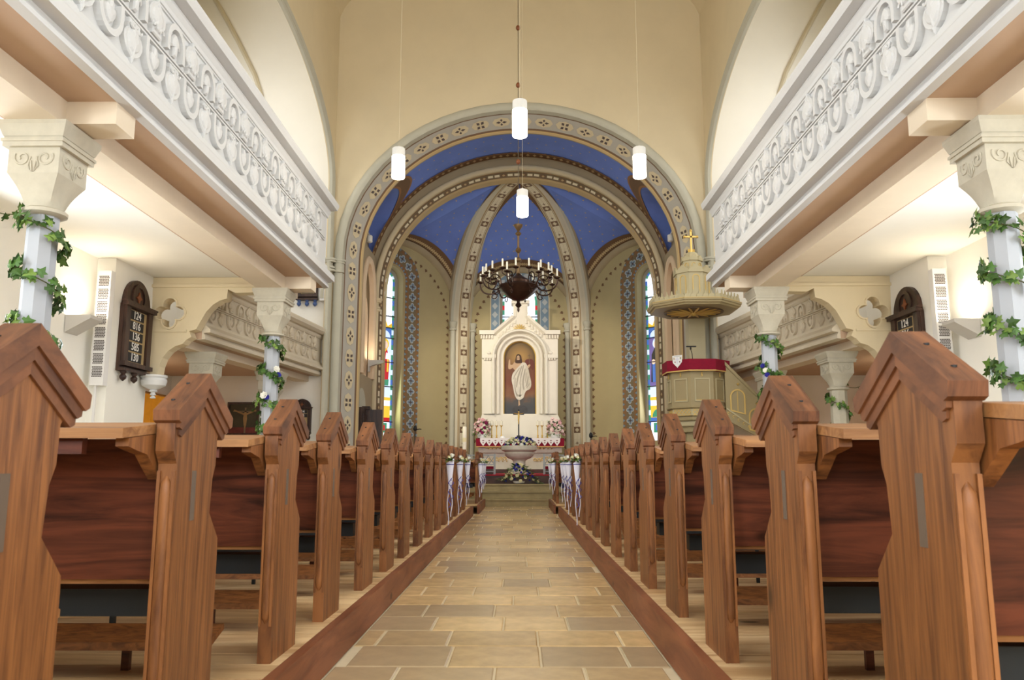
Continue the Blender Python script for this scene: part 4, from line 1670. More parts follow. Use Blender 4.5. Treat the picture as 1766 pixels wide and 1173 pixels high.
for s in (-1, 1):
    W_ = SIDE[s]
    garland('green ivy winding round the near column of the %s gallery' % W_, s * 4.27, 6.85, .16, 3.20, 1.35, 4.1, (2.4 if s < 0 else 1.2), 290, .080, tail=(-.55, -.1, .05) if s < 0 else None, sgn=1 if s < 0 else 1)
    fl = [(2.55, -.9, 'petal_white', .13), (2.46, -.7, 'petal_blue', .10), (2.10, -1.7, 'petal_white', .15), (2.07, -1.5, 'petal_blue', .11), (1.66, -.9, 'petal_white', .12), (1.62, -1.1, 'petal_blue', .10)]
    if s > 0:
        fl = [(2.60, -2.4, 'petal_blue', .10), (2.52, -2.2, 'petal_white', .11), (2.44, -2.1, 'petal_blue', .10), (2.02, -2.3, 'petal_white', .17), (1.96, -1.6, 'petal_blue', .11), (1.56, -2.3, 'petal_white', .12), (1.5, -2.1, 'petal_blue', .11), (1.10, -2.2, 'petal_white', .12)]
    garland('ivy with white and blue flowers round the far column of the %s gallery' % W_, s * 4.27, 13.55, .155, 3.16, 1.1, 4.2, (2.6 if s < 0 else 2.4), 280, .085, fl)
    if s < 0:
        garland('dark ivy on the second short column under the left low gallery', s * 5.5, 17.5, .16, 2.1, 1.0, 2.2, 2.6, 80, .10, tail=(-.4, 0, .08))
        garland('short ivy sprig on the first short column under the left low gallery', s * 5.80, 14.55, .15, 2.35, 1.3, 1.6, 2.8, 50, .09)
    else:
        garland('ivy with one pale flower on the first short column at right', s * 5.80, 14.55, .16, 2.35, 1.1, 2.4, .3, 110, .085, [(1.62, -2.2, 'petal_white', .13), (1.6, -2.0, 'petal_blue', .10)], tail=(.35, 0, .05))

# ================================================================== WALL FITTINGS
for s in (-1, 1):
    W_ = SIDE[s]
    # uplighter on the outer wall
    yl, zl = 11.55, (2.96 if s < 0 else 2.88)
    wl = thing('wall_lamp', 'grey wedge-shaped uplighter on the %s aisle wall' % W_, 'lamp', (s * 6.64, yl, zl))
    xa, xb = s * 6.64, s * 6.27
    mb = MB()
    vs = [(xa, yl - .17, zl + .16), (xa, yl + .17, zl + .16), (xb, yl + .17, zl + .16), (xb, yl - .17, zl + .16), (xa, yl - .17, zl - .10), (xa, yl + .17, zl - .10), (xb, yl + .17, zl + .11), (xb, yl - .17, zl + .11)]
    mb.add(vs, [(4, 5, 6, 7), (0, 4, 7, 3), (3, 7, 6, 2), (2, 6, 5, 1), (1, 5, 4, 0)])
    mb.build('housing', 'lamp_metal', wl)
    MB().box(xa - s * .04, xb + s * .03, yl - .15, yl + .15, zl + .12, zl + .13).build('lamp_glass', 'lamp_glow', wl)
    area('wall_lamp_light', (s * 6.30, yl, zl + .19), (s * 6.15, yl, zl + 2), .3, .3, 10, WARM)
    # line-array loudspeaker
    zb_, zt_ = 2.14, 3.92
    sx, sy = s * 6.42, 12.0
    sp = thing('column_loudspeaker', 'tall slim white loudspeaker on the %s aisle wall' % W_, 'loudspeaker', (sx, sy, zb_), rz=0)
    MB().box(sx - .105, sx + .105, sy - .05, sy + .08, zb_, zt_).build('cabinet', 'speaker_white', sp)
    blocks = 8
    bh = (zt_ - zb_ - .17) / blocks
    for b in range(blocks):
        mb = MB()
        for r in range(7):
            zz = zb_ + .13 + b * bh + r * (bh - .035) / 7
            o_ = .008 if r % 2 else 0
            for c in range(6):
                xx = sx - .078 + c * .026 + o_
                mb.box(xx, xx + .020, sy - .053, sy - .05, zz, zz + .015)
        mb.build('grille_slots', 'perforation', sp)['kind'] = 'stuff'
    MB().box(sx - .03, sx + .03, sy + .08, sy + .16, zb_ + .5, zb_ + .6).build('mounting_bracket', 'lamp_metal', sp)
    MB().box(sx + .02 * s, sx + .05 * s, sy + .0, sy + .03, .02, zb_).build('cable_duct', 'speaker_white', sp)


def hymn_board(label, c, u, nrm, w, h, nums, front=True, accent='dark_oak', drops='dark_oak'):
    """arched oak board with number cards; c is the lower centre on the wall, u runs along it"""
    b = thing('hymn_board', label, 'hymn board', tuple(c))
    up = V((0, 0, 1))
    hw = w / 2
    prof = [(-hw, 0), (hw, 0), (hw, h * .78)] + [(hw * .94 * cos(pi * i / 16), h * .80 + hw * .94 * sin(pi * i / 16)) for i in range(17)] + [(-hw, h * .78)]
    MB().plate([prof], c, u, up, nrm * .06).build('back_board', 'dark_oak', b)
    o = c + nrm * .06
    MB().plate([[(-hw * .66, h * .12), (hw * .66, h * .12), (hw * .66, h * .74), (-hw * .66, h * .74)]], o, u, up, nrm * .01).build('number_panel', 'board_back', b)
    for q in (-1, 1):
        MB().plate([[(q * hw * .68, h * .08), (q * hw * .98, h * .08), (q * hw * .98, h * .78), (q * hw * .68, h * .78)]], o, u, up, nrm * .05).build('side_post', 'dark_oak', b)
    for za, zb, e in ((.76, .80, 1.10), (.80, .82, 1.18), (.06, .11, 1.04), (.0, .03, 1.1)):
        MB().plate([[(-hw * e, h * za), (hw * e, h * za), (hw * e, h * zb), (-hw * e, h * zb)]], o, u, up, nrm * .09).build('crossbar', 'dark_oak', b)
    ring = ell(hw * .5, hw * .5, 20, 0, h * .90)
    ring2 = ell(hw * .38, hw * .38, 20, 0, h * .90)
    MB().plate([ring, ring2], o, u, up, nrm * .025).build('rosette_ring', 'dark_oak', b)
    MB().plate([[(a, h * .90 + z) for a, z in star(hw * .22, 4, .45)]], o, u, up, nrm * .02).build('rosette', accent if accent != 'dark_oak' else 'cord_bead', b)
    for q in (-.8, 0, .8):
        p = o + u * (hw * q) + nrm * .02
        MB().lathe([(.01, -.16), (.05, -.12), (.055, -.08), (.03, -.05), (.05, -.02), (.05, 0)], 10, tuple(p)).build('pendant_knob', drops, b, smooth=50)
    rows = len(nums)
    rh = h * .62 / max(rows, 1)
    for k, t in enumerate(nums):
        if not t:
            continue
        zc = h * .74 - rh * (k + .5)
        cd_ = MB().plate([[(-hw * .60, zc - rh * .42), (hw * (.45 if front else .6), zc - rh * .42), (hw * (.45 if front else .6), zc + rh * .42), (-hw * .60, zc + rh * .42)]], o + nrm * .01, u, up, nrm * .006).build('number_card', 'number_card', b)
        me = text_mesh(t, rh * 1.02, 'numerals', 'number_white')
        tx = inst('numerals', me, cd_)
        R_ = Matrix((u, up, nrm)).transposed()
        tx.rotation_euler = R_.to_euler()
        tx.location = (c + nrm * .079 + u * (-hw * .075 if front else 0) + up * zc) - wpos(cd_)
        wdt = max(v.co.x for v in me.vertices) - min(v.co.x for v in me.vertices)
        k_ = min(1.0, hw * .98 / wdt)
        tx.scale = (k_, 1, 1)
    return b


NUM = ['124', '816', '136', '585', '130']
bc = V((-6.355, 12.83, 2.42))
hymn_board('dark oak hymn board listing 124, 816, 136, 585 and 130 on the left aisle wall', bc, V((0, 1, 0)), V((1, 0, 0)), .92, 1.38, NUM)
bc = V((6.355, 12.83, 2.29))
hymn_board('dark oak hymn board half hidden behind the nearest pew end on the right aisle wall', bc, V((0, -1, 0)), V((-1, 0, 0)), .92, 1.38, NUM)
p0 = at(519, 748, 19.43)
p1 = at(519, 681, 19.43)
hymn_board('arched hymn board low on the end wall beside the left chancel pier', V((p0.x, 19.49, p0.z)), V((1, 0, 0)), V((0, -1, 0)), .46, p1.z - p0.z - .16, ['124', '585', '', '', ''], False)
p0 = at(530, 518, 19.43)
hymn_board('hymn board with blue knobs hanging under the end of the left gallery', V((p0.x, 19.49, p0.z)), V((1, 0, 0)), V((0, -1, 0)), .5, 1.3, NUM, False, drops='board_blue')
# small white box beside it
p = at(556, 512, 19.4)
sm = thing('small_loudspeaker', 'small white loudspeaker beside the blue-knobbed hymn board', 'loudspeaker', (p.x, 19.42, p.z - .1))
MB().box(p.x - .06, p.x + .06, 19.36, 19.49, p.z - .1, p.z + .9).build('cabinet', 'speaker_white', sm)
MB().box(p.x - .045, p.x + .03, 19.35, 19.36, p.z - .04, p.z + .85).build('grille', 'grey_trim', sm)

# dark crucifixion painting on the end wall under the left low gallery
p = at(415, 740, 19.4)
pw = thing('wall_painting', 'dark crucifixion painting on the end wall under the left low gallery', 'painting', (p.x, 19.44, p.z - .1))
z0, z1, x0, x1 = p.z - .1, at(415, 697, 19.4).z, at(394, 720, 19.4).x, at(442, 720, 19.4).x
MB().plate([[(x0 - .05, z0 - .05), (x1 + .05, z0 - .05), (x1 + .05, z1 + .05), (x0 - .05, z1 + .05)], [(x0, z0), (x1, z0), (x1, z1), (x0, z1)]], (0, 19.49, 0), (1, 0, 0), (0, 0, 1), (0, -.06, 0)).build('picture_frame', 'dark_oak', pw)
MB().box(x0, x1, 19.46, 19.48, z0, z1).build('canvas', 'paint_sky', pw)
xm = (x0 + x1) / 2 + .05
mb = MB()
mb.box(xm - .02, xm + .02, 19.455, 19.46, z0, z1 - .08)
mb.box(xm - .30, xm + .26, 19.455, 19.46, z1 - .19, z1 - .16)
mb.build('painted_cross', 'paint_cross', pw)
mb = MB()
mb.py([(xm - .03, z1 - .20), (xm + .03, z1 - .20), (xm + .05, z1 - .35), (xm + .03, z1 - .52), (xm, z1 - .60), (xm - .03, z1 - .5), (xm - .05, z1 - .34)], 19.450, 19.455)
mb.py([(xm - .28, z1 - .13), (xm - .03, z1 - .22), (xm - .03, z1 - .27), (xm - .29, z1 - .16)], 19.450, 19.455)
mb.py([(xm + .26, z1 - .13), (xm + .03, z1 - .22), (xm + .03, z1 - .27), (xm + .27, z1 - .16)], 19.450, 19.455)
mb.build('painted_figure', 'paint_halo', pw)
MB().box(x0, x1, 19.457, 19.46, z0, z0 + .14).build('painted_crowd', 'paint_rose', pw)

# amber curtains with added glow seen under the low galleries, with their uplights
for s in (-1, 1):
    W_ = SIDE[s]
    cu = thing('amber_curtain', 'amber curtain with added glow in the doorway under the %s low gallery' % W_, 'curtain', (s * 8.0, 18.2, .9))
    n = 22
    mb = MB()
    front = []
    for i in range(n + 1):
        y_ = 16.6 + 2.6 * i / n
        front.append((s * (8.45 + .05 * sin(i * 1.9)), y_))
    back = [(x + s * .03, y_) for x, y_ in reversed(front)]
    mb.pz(front + back, .9, 2.55)
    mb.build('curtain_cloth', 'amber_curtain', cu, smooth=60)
    MB().tube([(s * 8.45, 16.4, 2.58), (s * 8.45, 19.35, 2.58)], .02, 8).build('curtain_rod', 'brass', cu)
    lw = thing('transept_lamp', 'grey uplighter above the curtain under the %s low gallery' % W_, 'lamp', (s * 8.55, 16.0, 2.3))
    MB().px([(15.8, 2.42), (16.2, 2.42), (16.2, 2.36), (16.0, 2.28), (15.8, 2.36)], s * 8.59, s * 8.25).build('housing', 'lamp_metal', lw)
    MB().box(s * 8.56, s * 8.28, 15.84, 16.16, 2.42, 2.43).build('lamp_glass', 'lamp_glow', lw)
    area('transept_lamp_light', (s * 8.3, 16.0, 2.46), (s * 8.0, 16.2, 4), .3, .3, 14, WARM)

# ================================================================== PEWS
PZ = 0.18
PL0 = 2.95          # pew length from the aisle end


def make_pew(s, label, group, PL=PL0):
    p = thing('pew', label, 'pew', (0, 0, 0), group=group)
    X = lambda v: s * v
    # aisle end panel
    prof = [(-.165, 0), (-.165, .765), (-.19, .80), (-.19, .895), (0, 1.005), (.155, .91), (.152, .875), (.128, .845), (.125, .76), (.106, .72), (.096, .615), (.178, .53), (.18, .50), (.18, 0)]
    ep = MB().px(prof, 0, X(.052)).build('end_panel', 'pew_wood', p)
    MB().lathe([(.004, .15), (.016, .17), (.018, .20), (.018, .68), (.016, .71), (.004, .73)], 10, (X(.026), -.162, 0)).build('edge_bead', 'pew_wood', p, smooth=50)
    mb = MB()
    mb.px([(-.166, .14), (-.173, .14), (-.173, .745), (-.166, .745)], X(.001), X(.010))
    mb.px([(-.166, .14), (-.173, .14), (-.173, .745), (-.166, .745)], X(.042), X(.051))
    mb.build('edge_fillet', 'pew_wood', p)
    MB().box(X(-.0015), X(.004), -.055, -.025, .60, .745).build('tenon', 'tenon_wood', p)
    # gabled cap of three stepped mouldings
    for nm, zt, hw, th, xa, xb in (('cap_board', 1.04, .210, .036, -.018, .057), ('cap_moulding', 1.004, .190, .030, -.012, .055), ('cap_fillet', .976, .176, .030, -.006, .0535)):
        sl = .60
        for q in (-1, 1):
            poly = [(0, zt), (q * hw, zt - sl * hw), (q * (hw - .004), zt - sl * hw - th * .8), (q * (hw - .02), zt - sl * hw - th), (0, zt - th * 1.25)]
            MB().px(poly, X(xa), X(xb)).build(nm, 'pew_cap_wood', p)
    for y_ in (-.155, -.06, .07, .16):
        MB().lathe([(.006, -.004), (.006, .002)], 8, (X(.026), y_, 1.04 - .6 * abs(y_))).build('peg', 'black', p)
    # benches
    MB().px([(-.135, .835), (-.110, .835), (.0, .435), (-.025, .430)], X(.052), X(PL)).build('backrest', 'pew_dark_wood', p)
    MB().px([(-.37, .830), (-.37, .856), (-.09, .885), (-.09, .858)], X(.058), X(PL)).build('book_desk', 'pew_light_wood', p)
    MB().px([(-.335, .79), (-.335, .833), (-.31, .836), (-.31, .79)], X(.18), X(PL)).build('desk_lip', 'pew_dark_wood', p)
    MB().px([(-.33, .832), (-.13, .852), (-.13, .72), (-.17, .75), (-.22, .79), (-.28, .80), (-.33, .81)], X(.060), X(.095)).build('desk_bracket', 'pew_wood', p)
    MB().px([(-.01, .415), (-.02, .435), (.26, .452), (.28, .445), (.28, .428), (.26, .424)], X(.052), X(PL)).build('seat', 'pew_light_wood', p)
    MB().box(X(.12), X(PL - .1), .09, .20, .305, .385).build('heater', 'heater_grey', p)
    for u in (.75, 1.5, PL - .4):
        MB().box(X(u), X(u + .02), .10, .12, .0, .425).build('heater_stay', 'heater_grey', p)
    MB().px([(-.40, .10), (-.385, .125), (-.24, .165), (-.235, .145), (-.385, .10)], X(.16), X(PL)).build('foot_board', 'pew_wood', p)
    MB().px([(-.27, 0), (-.27, .13), (-.25, .14), (-.25, 0)], X(.5), X(.53)).build('foot_board_stay', 'pew_dark_wood', p)
    # wall-side end
    MB().px([(-.165, 0), (-.165, .85), (.0, .93), (.10, .80), (.10, .6), (.30, .5), (.30, 0)], X(PL), X(PL + .04)).build('outer_end_panel', 'pew_wood', p)
    return p


ROWS = {-1: [1.575, 2.47, 3.45, 4.3, 5.3, 6.2, 7.08, 8.05, 9.0, 9.95, 10.85, 11.7, 12.6, 13.5, 14.4],
        1: [1.70, 2.55, 3.49, 4.45, 5.41, 6.25, 7.18, 8.11, 9.06, 9.97, 10.88, 11.8, 12.7, 13.6, 14.5]}
ROWS = {-1: [y * .985 for y in ROWS[-1]], 1: [y * .982 for y in ROWS[1]]}
FACE = {-1: -.97, 1: .80}
FRONT = {-1: (-.86, [16.55, 17.4, 18.25]), 1: (.73, [16.55, 17.4, 18.25])}
for s in (-1, 1):
    grp = 'pews on the %s of the aisle' % SIDE[s]
    proto = make_pew(s, '', grp)
    spots = [(FACE[s], y) for y in ROWS[s]] + [(FRONT[s][0], y) for y in FRONT[s][1]]
    first = True
    for k, (x, y) in enumerate(spots):
        if k == 15:
            proto = make_pew(s, '', grp, 2.2)
            o = proto
        else:
            o = proto if first else copy_tree(proto)
        first = False
        o.location = (x, y, PZ)
        if k < 15:
            o['label'] = 'brown gabled pew on the %s of the aisle, %s in its row' % (SIDE[s], ordinal(k) if k == 0 else ordinal(k) + ' from the camera')
        else:
            o['label'] = 'brown gabled pew in the short front block at %s, %s of three' % (SIDE[s], ['first', 'second', 'last'][k - 15])
    # wooden platform: kerb board along the aisle and cross planks
    for blk, (xk, y0, y1) in enumerate(((AX0 if s < 0 else AX1, 0.35, 15.35), (-.80 if s < 0 else .655, 15.95, 18.7))):
        pf = thing('pew_platform', 'wooden platform with kerb under the %s pews, %s' % (SIDE[s], 'main block' if blk == 0 else 'short front block'), 'platform', (xk, y0, 0))
        MB().px([(y0, .002), (y1, .002), (y1, PZ - .001), (y0, PZ - .001)], xk, xk + s * .045).build('kerb_board', 'kerb_wood', pf)
        MB().box(xk + s * .045, xk + s * (3.1 if blk == 0 else 2.36), y1 - .05, y1, .002, PZ - .03).build('end_board', 'kerb_wood', pf)
        n = int((y1 - y0) / .19)
        pl_ = 3.05 if blk == 0 else 2.32
        me = MB().box(0, s * pl_, -.092, .092, -.028, 0).mesh('plank', 'platform_wood')
        for i in range(n):
            inst('plank', me, pf, (s * .046, .1 + i * (y1 - y0 - .1) / n, PZ))
    if True:
        # plain front screen of the short block, as high as the pews, at the aisle side
        pass

# ---- bouquets tied to the pew ends
def bouquet(label, x, y, s, sc, seed, tail):
    rnd = random.Random(seed)
    b = thing('pew_bouquet', label, 'bouquet', (x, y, 1.0), group='white bouquets tied to the pew ends')
    zt = 1.0
    # cone of white cloth, open on top
    n = 16
    vs, fs = [], []
    ks = [(.0, .050), (-.05, .046), (-.14, .037), (-.26, .024), (-.36, .012)]
    for z, r in ks:
        for i in range(n):
            a = 2 * pi * i / n
            vs.append((x + r * cos(a) * (1 + .12 * sin(a * 4)), y + r * sin(a) * .8, zt + z + (.03 * cos(a) if z == 0 else 0)))
    for k in range(len(ks) - 1):
        for i in range(n):
            j = (i + 1) % n
            fs.append((k * n + i, k * n + j, (k + 1) * n + j, (k + 1) * n + i))
    fs.append(tuple((len(ks) - 1) * n + i for i in range(n)))
    MB().add(vs, fs).build('cloth_cone', 'ribbon_white', b, smooth=50, recalc=False)
    mb = MB()
    mb.tube([(x + .048 * cos(2 * pi * i / 14), y + .040 * sin(2 * pi * i / 14), zt - .045) for i in range(15)], .006, 5)
    mb.build('blue_tie', 'ribbon_blue', b)
    for q, (m, dx, ph, ln) in enumerate((('ribbon_white', -.02, 0, tail), ('ribbon_blue', .0, 1.0, tail * .62), ('ribbon_white', .025, 2.2, tail * .8), ('ribbon_blue', .03, 3.3, tail * .5))):
        path = []
        for i in range(26):
            t = i / 25
            amp = .016 if q % 2 else .01
            path.append((x + dx + amp * sin(ph + t * (22 if q % 2 else 9)), y - .02 + amp * cos(ph + t * 16), zt - .22 - ln * t))
        mb = MB()
        vs, fs = [], []
        for i, p in enumerate(path):
            wv = .006
            vs += [(p[0] - wv, p[1], p[2]), (p[0] + wv, p[1], p[2])]
        fs = [(2 * i, 2 * i + 1, 2 * i + 3, 2 * i + 2) for i in range(25)]
        mb.add(vs, fs).build('ribbon', m, b, recalc=False)
    base = wpos(b)
    for i in range(3):
        a = i * 2.1 + seed
        inst('rose', BLOS['petal_cream' if i else 'petal_white'], b, V((x + .045 * cos(a) * (1 if i else .2) - s * .015, y + .045 * sin(a) - .02, zt + .045 + .02 * (i == 0))) - base, (rnd.uniform(-.5, .3), rnd.uniform(-.4, .4), 0), .085 if i == 0 else .065)
    for i in range(16):
        a = rnd.uniform(0, 2 * pi)
        q = V((cos(a), sin(a), rnd.uniform(-.1, .7))).to_track_quat('Y', 'Z').to_euler()
        inst('leaf', GREEN[i % 2], b, V((x + .03 * cos(a), y + .03 * sin(a), zt + .0)) - base, q, rnd.uniform(.06, .11))
    return b


BQ = {-1: [(FACE[-1], ROWS[-1][k]) for k in (10, 12, 14)] + [(FRONT[-1][0], FRONT[-1][1][k]) for k in (0, 1, 2)],
      1: [(FACE[1], ROWS[1][k]) for k in (10, 12, 13, 14)] + [(FRONT[1][0], FRONT[1][1][k]) for k in (0, 2)]}
for s in (-1, 1):
    for k, (x, y) in enumerate(BQ[s]):
        bouquet('white bouquet with blue ribbons on a %s pew end, %s of six' % (SIDE[s], ['nearest', 'second', 'third', 'fourth', 'fifth', 'farthest'][k]), x - s * .055, y - .14, s, 1, k * 3 + (s > 0), .62 - .05 * k)

# ================================================================== ALTAR AND RETABLE
YR = 25.7
alt = thing('altar', 'white stone altar with gilt carving below the retable', 'altar', (0, 24.6, ZF))
xl, xr = at(825, 770, 24.6).x, at(969, 770, 24.6).x
xm = (xl + xr) / 2
ztop = at(896, 757, 24.6).z
MB().box(xl - .25, xr + .25, 24.1, 26.3, ZF + .005, ZF + .14).build('altar_step', 'step_oak', alt)
MB().box(xl + .12, xr - .12, 24.66, 25.3, ZF + .14, ztop - .42).build('altar_body', 'altar_stone', alt)
MB().box(xl, xr, 24.58, 25.35, ztop - .42, ztop - .04).build('frieze', 'altar_stone', alt)
MB().box(xl - .05, xr + .05, 24.5, 25.4, ztop - .04, ztop).build('mensa', 'altar_stone', alt)
rnd = random.Random(3)
for xa, xb, zz, y_ in ((xl + .25, xm - .55, ztop - .25, 24.57), (xm + .55, xr - .25, ztop - .25, 24.57), (xm - .95, xm - .45, ztop - .62, 24.65), (xm + .45, xm + .95, ztop - .62, 24.65)):
    mb = MB()
    x = xa
    while x < xb:
        r0 = .055
        path = [(x + (r0 - .006 * t) * cos(t * 1.3), y_, zz + .02 * sin(x * 9) + (r0 - .006 * t) * sin(t * 1.3)) for t in [q * .5 for q in range(12)]]
        mb.tube(path, .012, 5)
        mb.ball((x + .06, y_, zz - .05), .022, 6, 4)
        x += .12
    mb.build('gilt_scroll', 'gilt', alt)
# altar cloth and lace
cl = thing('altar_cloth', 'red altar cloth hanging over the front edge of the altar', 'cloth', (xm, 24.6, ztop))
mb = MB()
mb.py([(xl - .06, ztop - .24), (xr + .06, ztop - .24), (xr + .07, ztop + .01), (xl - .07, ztop + .01)], 24.44, 24.49)
mb.box(xl - .07, xr + .07, 24.44, 25.35, ztop + .002, ztop + .012)
mb.build('red_cloth', 'red_cloth', cl)
MB().box(xl - .06, xr + .06, 24.43, 24.44, ztop - .25, ztop - .232).build('gold_fringe', 'gilt_paint', cl)
lc = thing('lace_cloth', 'white lace runner with pointed edge on the red altar cloth', 'cloth', (xm, 24.5, ztop + .012))
n = 13
w = (xr - xl - .12) / n
low = []
for i in range(n):
    a = xl + .06 + w * i
    low += [(a, ztop - .085), (a + w * .12, ztop - .13), (a + w * .42, ztop - .20), (a + w * .5, ztop - .222), (a + w * .58, ztop - .20), (a + w * .88, ztop - .13)]
low.append((xr - .06, ztop - .085))
holes = []
for i in range(n):
    c = xl + .06 + w * (i + .5)
    holes.append([(c + q, ztop - .06 + z) for q, z in ell(.034, .014, 8)])
    holes.append([(c + q, ztop - .125 + z) for q, z in star(.03, 4, .4)])
MB().plate([low + [(xr - .06, ztop + .014), (xl + .06, ztop + .014)]] + holes, (0, 24.425, 0), (1, 0, 0), (0, 0, 1), (0, -.006, 0)).build('lace_edge', 'lace', lc)
MB().box(xl + .06, xr - .06, 24.42, 25.3, ztop + .013, ztop + .018).build('linen', 'lace', lc)

rt = thing('retable', 'white gabled stone retable framing the altar painting', 'retable', (0, YR, ztop))
P = lambda x, y: (at(x, y, YR).x, at(x, y, YR).z)
PL_ = lambda L: [P(*q) for q in L]
# plinth
MB().py(PL_([(826, 757), (967, 757), (967, 735), (965, 722), (962, 716), (831, 716), (829, 722), (826, 735)]), YR - .05, YR + .5).build('plinth', 'marble_white', rt)
# body with niche for the painting
body = PL_([(831, 718), (962, 718), (962, 585), (964, 574), (941, 574), (912, 547), (910, 545), (910, 521), (885, 521), (885, 545), (883, 547), (852, 574), (829, 574), (831, 585)])
hx0, hx1 = P(868, 700)[0], P(925, 700)[0]
cx_ = (hx0 + hx1) / 2
hw = (hx1 - hx0) / 2
hz0, hzs = P(896, 714)[1], P(896, 588)[1] - hw
hole = [(hx0, hz0), (hx1, hz0)] + [(cx_ + hw * cos(pi * i / 20), hzs + hw * sin(pi * i / 20)) for i in range(21)]
MB().plate([body, hole], (0, YR, 0), (1, 0, 0), (0, 0, 1), (0, .45, 0)).build('retable_body', 'marble_white', rt, smooth=30)
# two stepped archivolts
for g_, d_, nm in ((.32, .17, 'outer_archivolt'), (.16, .10, 'inner_archivolt')):
    o_ = [(cx_ - hw - g_, hz0), (cx_ - hw - g_, hzs)] + [(cx_ - (hw + g_) * cos(pi * i / 24), hzs + (hw + g_) * sin(pi * i / 24)) for i in range(25)] + [(cx_ + hw + g_, hz0)]
    pth = [V((x, YR, z)) for x, z in o_]
    N = []
    for i in range(len(pth)):
        t = (pth[min(i + 1, len(pth) - 1)] - pth[max(i - 1, 0)]).normalized()
        N.append(V((-t.z, 0, t.x)))
    mb = MB()
    mb.sweep(pth, N, [V((0, -1, 0))] * len(pth), [(-.06, -.02), (.06, -.02), (.06, d_ * .6), (.03, d_), (-.02, d_), (-.06, d_ * .5)])
    mb.build(nm, 'marble_white', rt, smooth=40)
# pilasters, imposts, cornices and dentils
for q in (-1, 1):
    xa, xb = (P(834, 650)[0], P(852, 650)[0]) if q < 0 else (P(941, 650)[0], P(959, 650)[0])
    MB().box(xa, xb, YR - .09, YR, hz0, hzs - .05).build('pilaster', 'marble_white', rt)
    MB().box(xa - .05, xb + .06, YR - .14, YR, hzs - .05, hzs + .07).build('pilaster_capital', 'marble_white', rt)
    mb = MB()
    for i in range(4):
        c = xa + (xb - xa) * (i + .5) / 4
        MB().ball((c, YR - .13, hzs - .09), .04, 6, 4).build('leaf_ornament', 'marble_white', rt)
    MB().ball(((xa + xb) / 2, YR - .13, hzs + .12), .05, 8, 5, 0, (1.4, .6, 1)).build('leaf_ornament', 'marble_white', rt)
    x0_, x1_ = (P(827, 574)[0], P(853, 574)[0]) if q < 0 else (P(940, 574)[0], P(966, 574)[0])
    zt_ = P(896, 573)[1]
    MB().box(x0_, x1_, YR - .12, YR + .45, zt_ - .08, zt_ + .05).build('cornice', 'marble_white', rt)
    mb = MB()
    for i in range(5):
        c = x0_ + (x1_ - x0_) * (i + .7) / 5.6
        mb.box(c - .022, c + .022, YR - .06, YR, zt_ - .22, zt_ - .10)
    mb.build('dentil', 'marble_white', rt)
    # raking cornice of the gable with dentils
    ra = V((*P(852 if q < 0 else 941, 574),)).to_3d() if False else None
    (ax, az), (bx, bz) = P(852 if q < 0 else 941, 574), P(885 if q < 0 else 910, 546)
    pa, pb = V((ax, YR, az)), V((bx, YR, bz))
    t = (pb - pa).normalized()
    nrm = V((-t.z, 0, t.x)) * (1 if q < 0 else -1)
    if nrm.z < 0:
        nrm = -nrm
    mb = MB()
    mb.sweep([pa, pb], [nrm, nrm], [V((0, -1, 0))] * 2, [(-.10, 0), (.05, 0), (.05, .12), (-.03, .10)])
    mb.build('raking_cornice', 'marble_white', rt)
    mb = MB()
    for i in range(6):
        c = pa.lerp(pb, (i + .5) / 6) - nrm * .16
        mb.box(c.x - .025, c.x + .025, YR - .05, YR, c.z - .08, c.z + .05)
    mb.build('gable_dentil', 'marble_white', rt)
xa, xb = P(885, 521)[0], P(910, 521)[0]
zt_ = P(896, 521)[1]
MB().box(xa - .06, xb + .06, YR - .08, YR + .45, zt_ - .06, zt_ + .05).build('finial_cap', 'marble_white', rt)
MB().box(xa + .06, xa + .10, YR - .03, YR, zt_ - .5, zt_ - .12).build('finial_fillet', 'marble_white', rt)
MB().box(xb - .10, xb - .06, YR - .03, YR, zt_ - .5, zt_ - .12).build('finial_fillet', 'marble_white', rt)
gx, gz = P(896, 566)
mb = MB()
for i in range(7):
    a = -1.2 + 2.4 * i / 6
    path = [(gx + t * .22 * sin(a), YR - .02, gz - .06 + t * .20 * cos(a)) for t in (0, .4, .75, 1.0)]
    mb.tube(path, [.02, .018, .02, .008], 5)
mb.build('gable_palmette', 'gilt_paint', rt)

# painting
canvas_material(hzs + hw - hz0, at(894, 616, YR).z - hz0, .26)
pt = thing('altar_painting', 'arched altar painting of a robed figure in white, right hand raised', 'painting', (cx_, YR + .1, hz0))
YP = YR + .13
inn = [(x, z) for x, z in hole]
MB().plate([inn], (0, YP, 0), (1, 0, 0), (0, 0, 1), (0, .03, 0)).build('canvas', 'altar_canvas', pt)
s_ = .94
rim = [(cx_ + (x - cx_) * .92, hz0 + .0 + (z - hz0) * .985) for x, z in hole]
pth = [V((x, YP - .02, z)) for x, z in [hole[0]] + list(reversed(hole[2:])) + [hole[1]]]
pth = [V((hx0, YP - .02, hz0)), V((hx0, YP - .02, hzs))] + [V((cx_ - hw * cos(pi * i / 24), YP - .02, hzs + hw * sin(pi * i / 24))) for i in range(25)] + [V((hx1, YP - .02, hz0))]
MB().tube(pth, .035, 8).build('gilt_frame', 'gilt', pt, smooth=60)


def flat(poly, m, k, nm):
    """one layer of paint on the canvas; poly in pixels of the photograph"""
    L = PL_(poly)
    for _ in range(2 if len(L) > 4 else 0):
        M = []
        for i in range(len(L)):
            (ax_, az_), (bx_, bz_) = L[i], L[(i + 1) % len(L)]
            M += [(ax_ * .78 + bx_ * .22, az_ * .78 + bz_ * .22), (ax_ * .22 + bx_ * .78, az_ * .22 + bz_ * .78)]
        L = M
    L = [(min(max(x, hx0 + .01), hx1 - .01), z) for x, z in L]
    MB().py(L, YP - .002 * k - .001, YP - .002 * k).build(nm, m, pt)


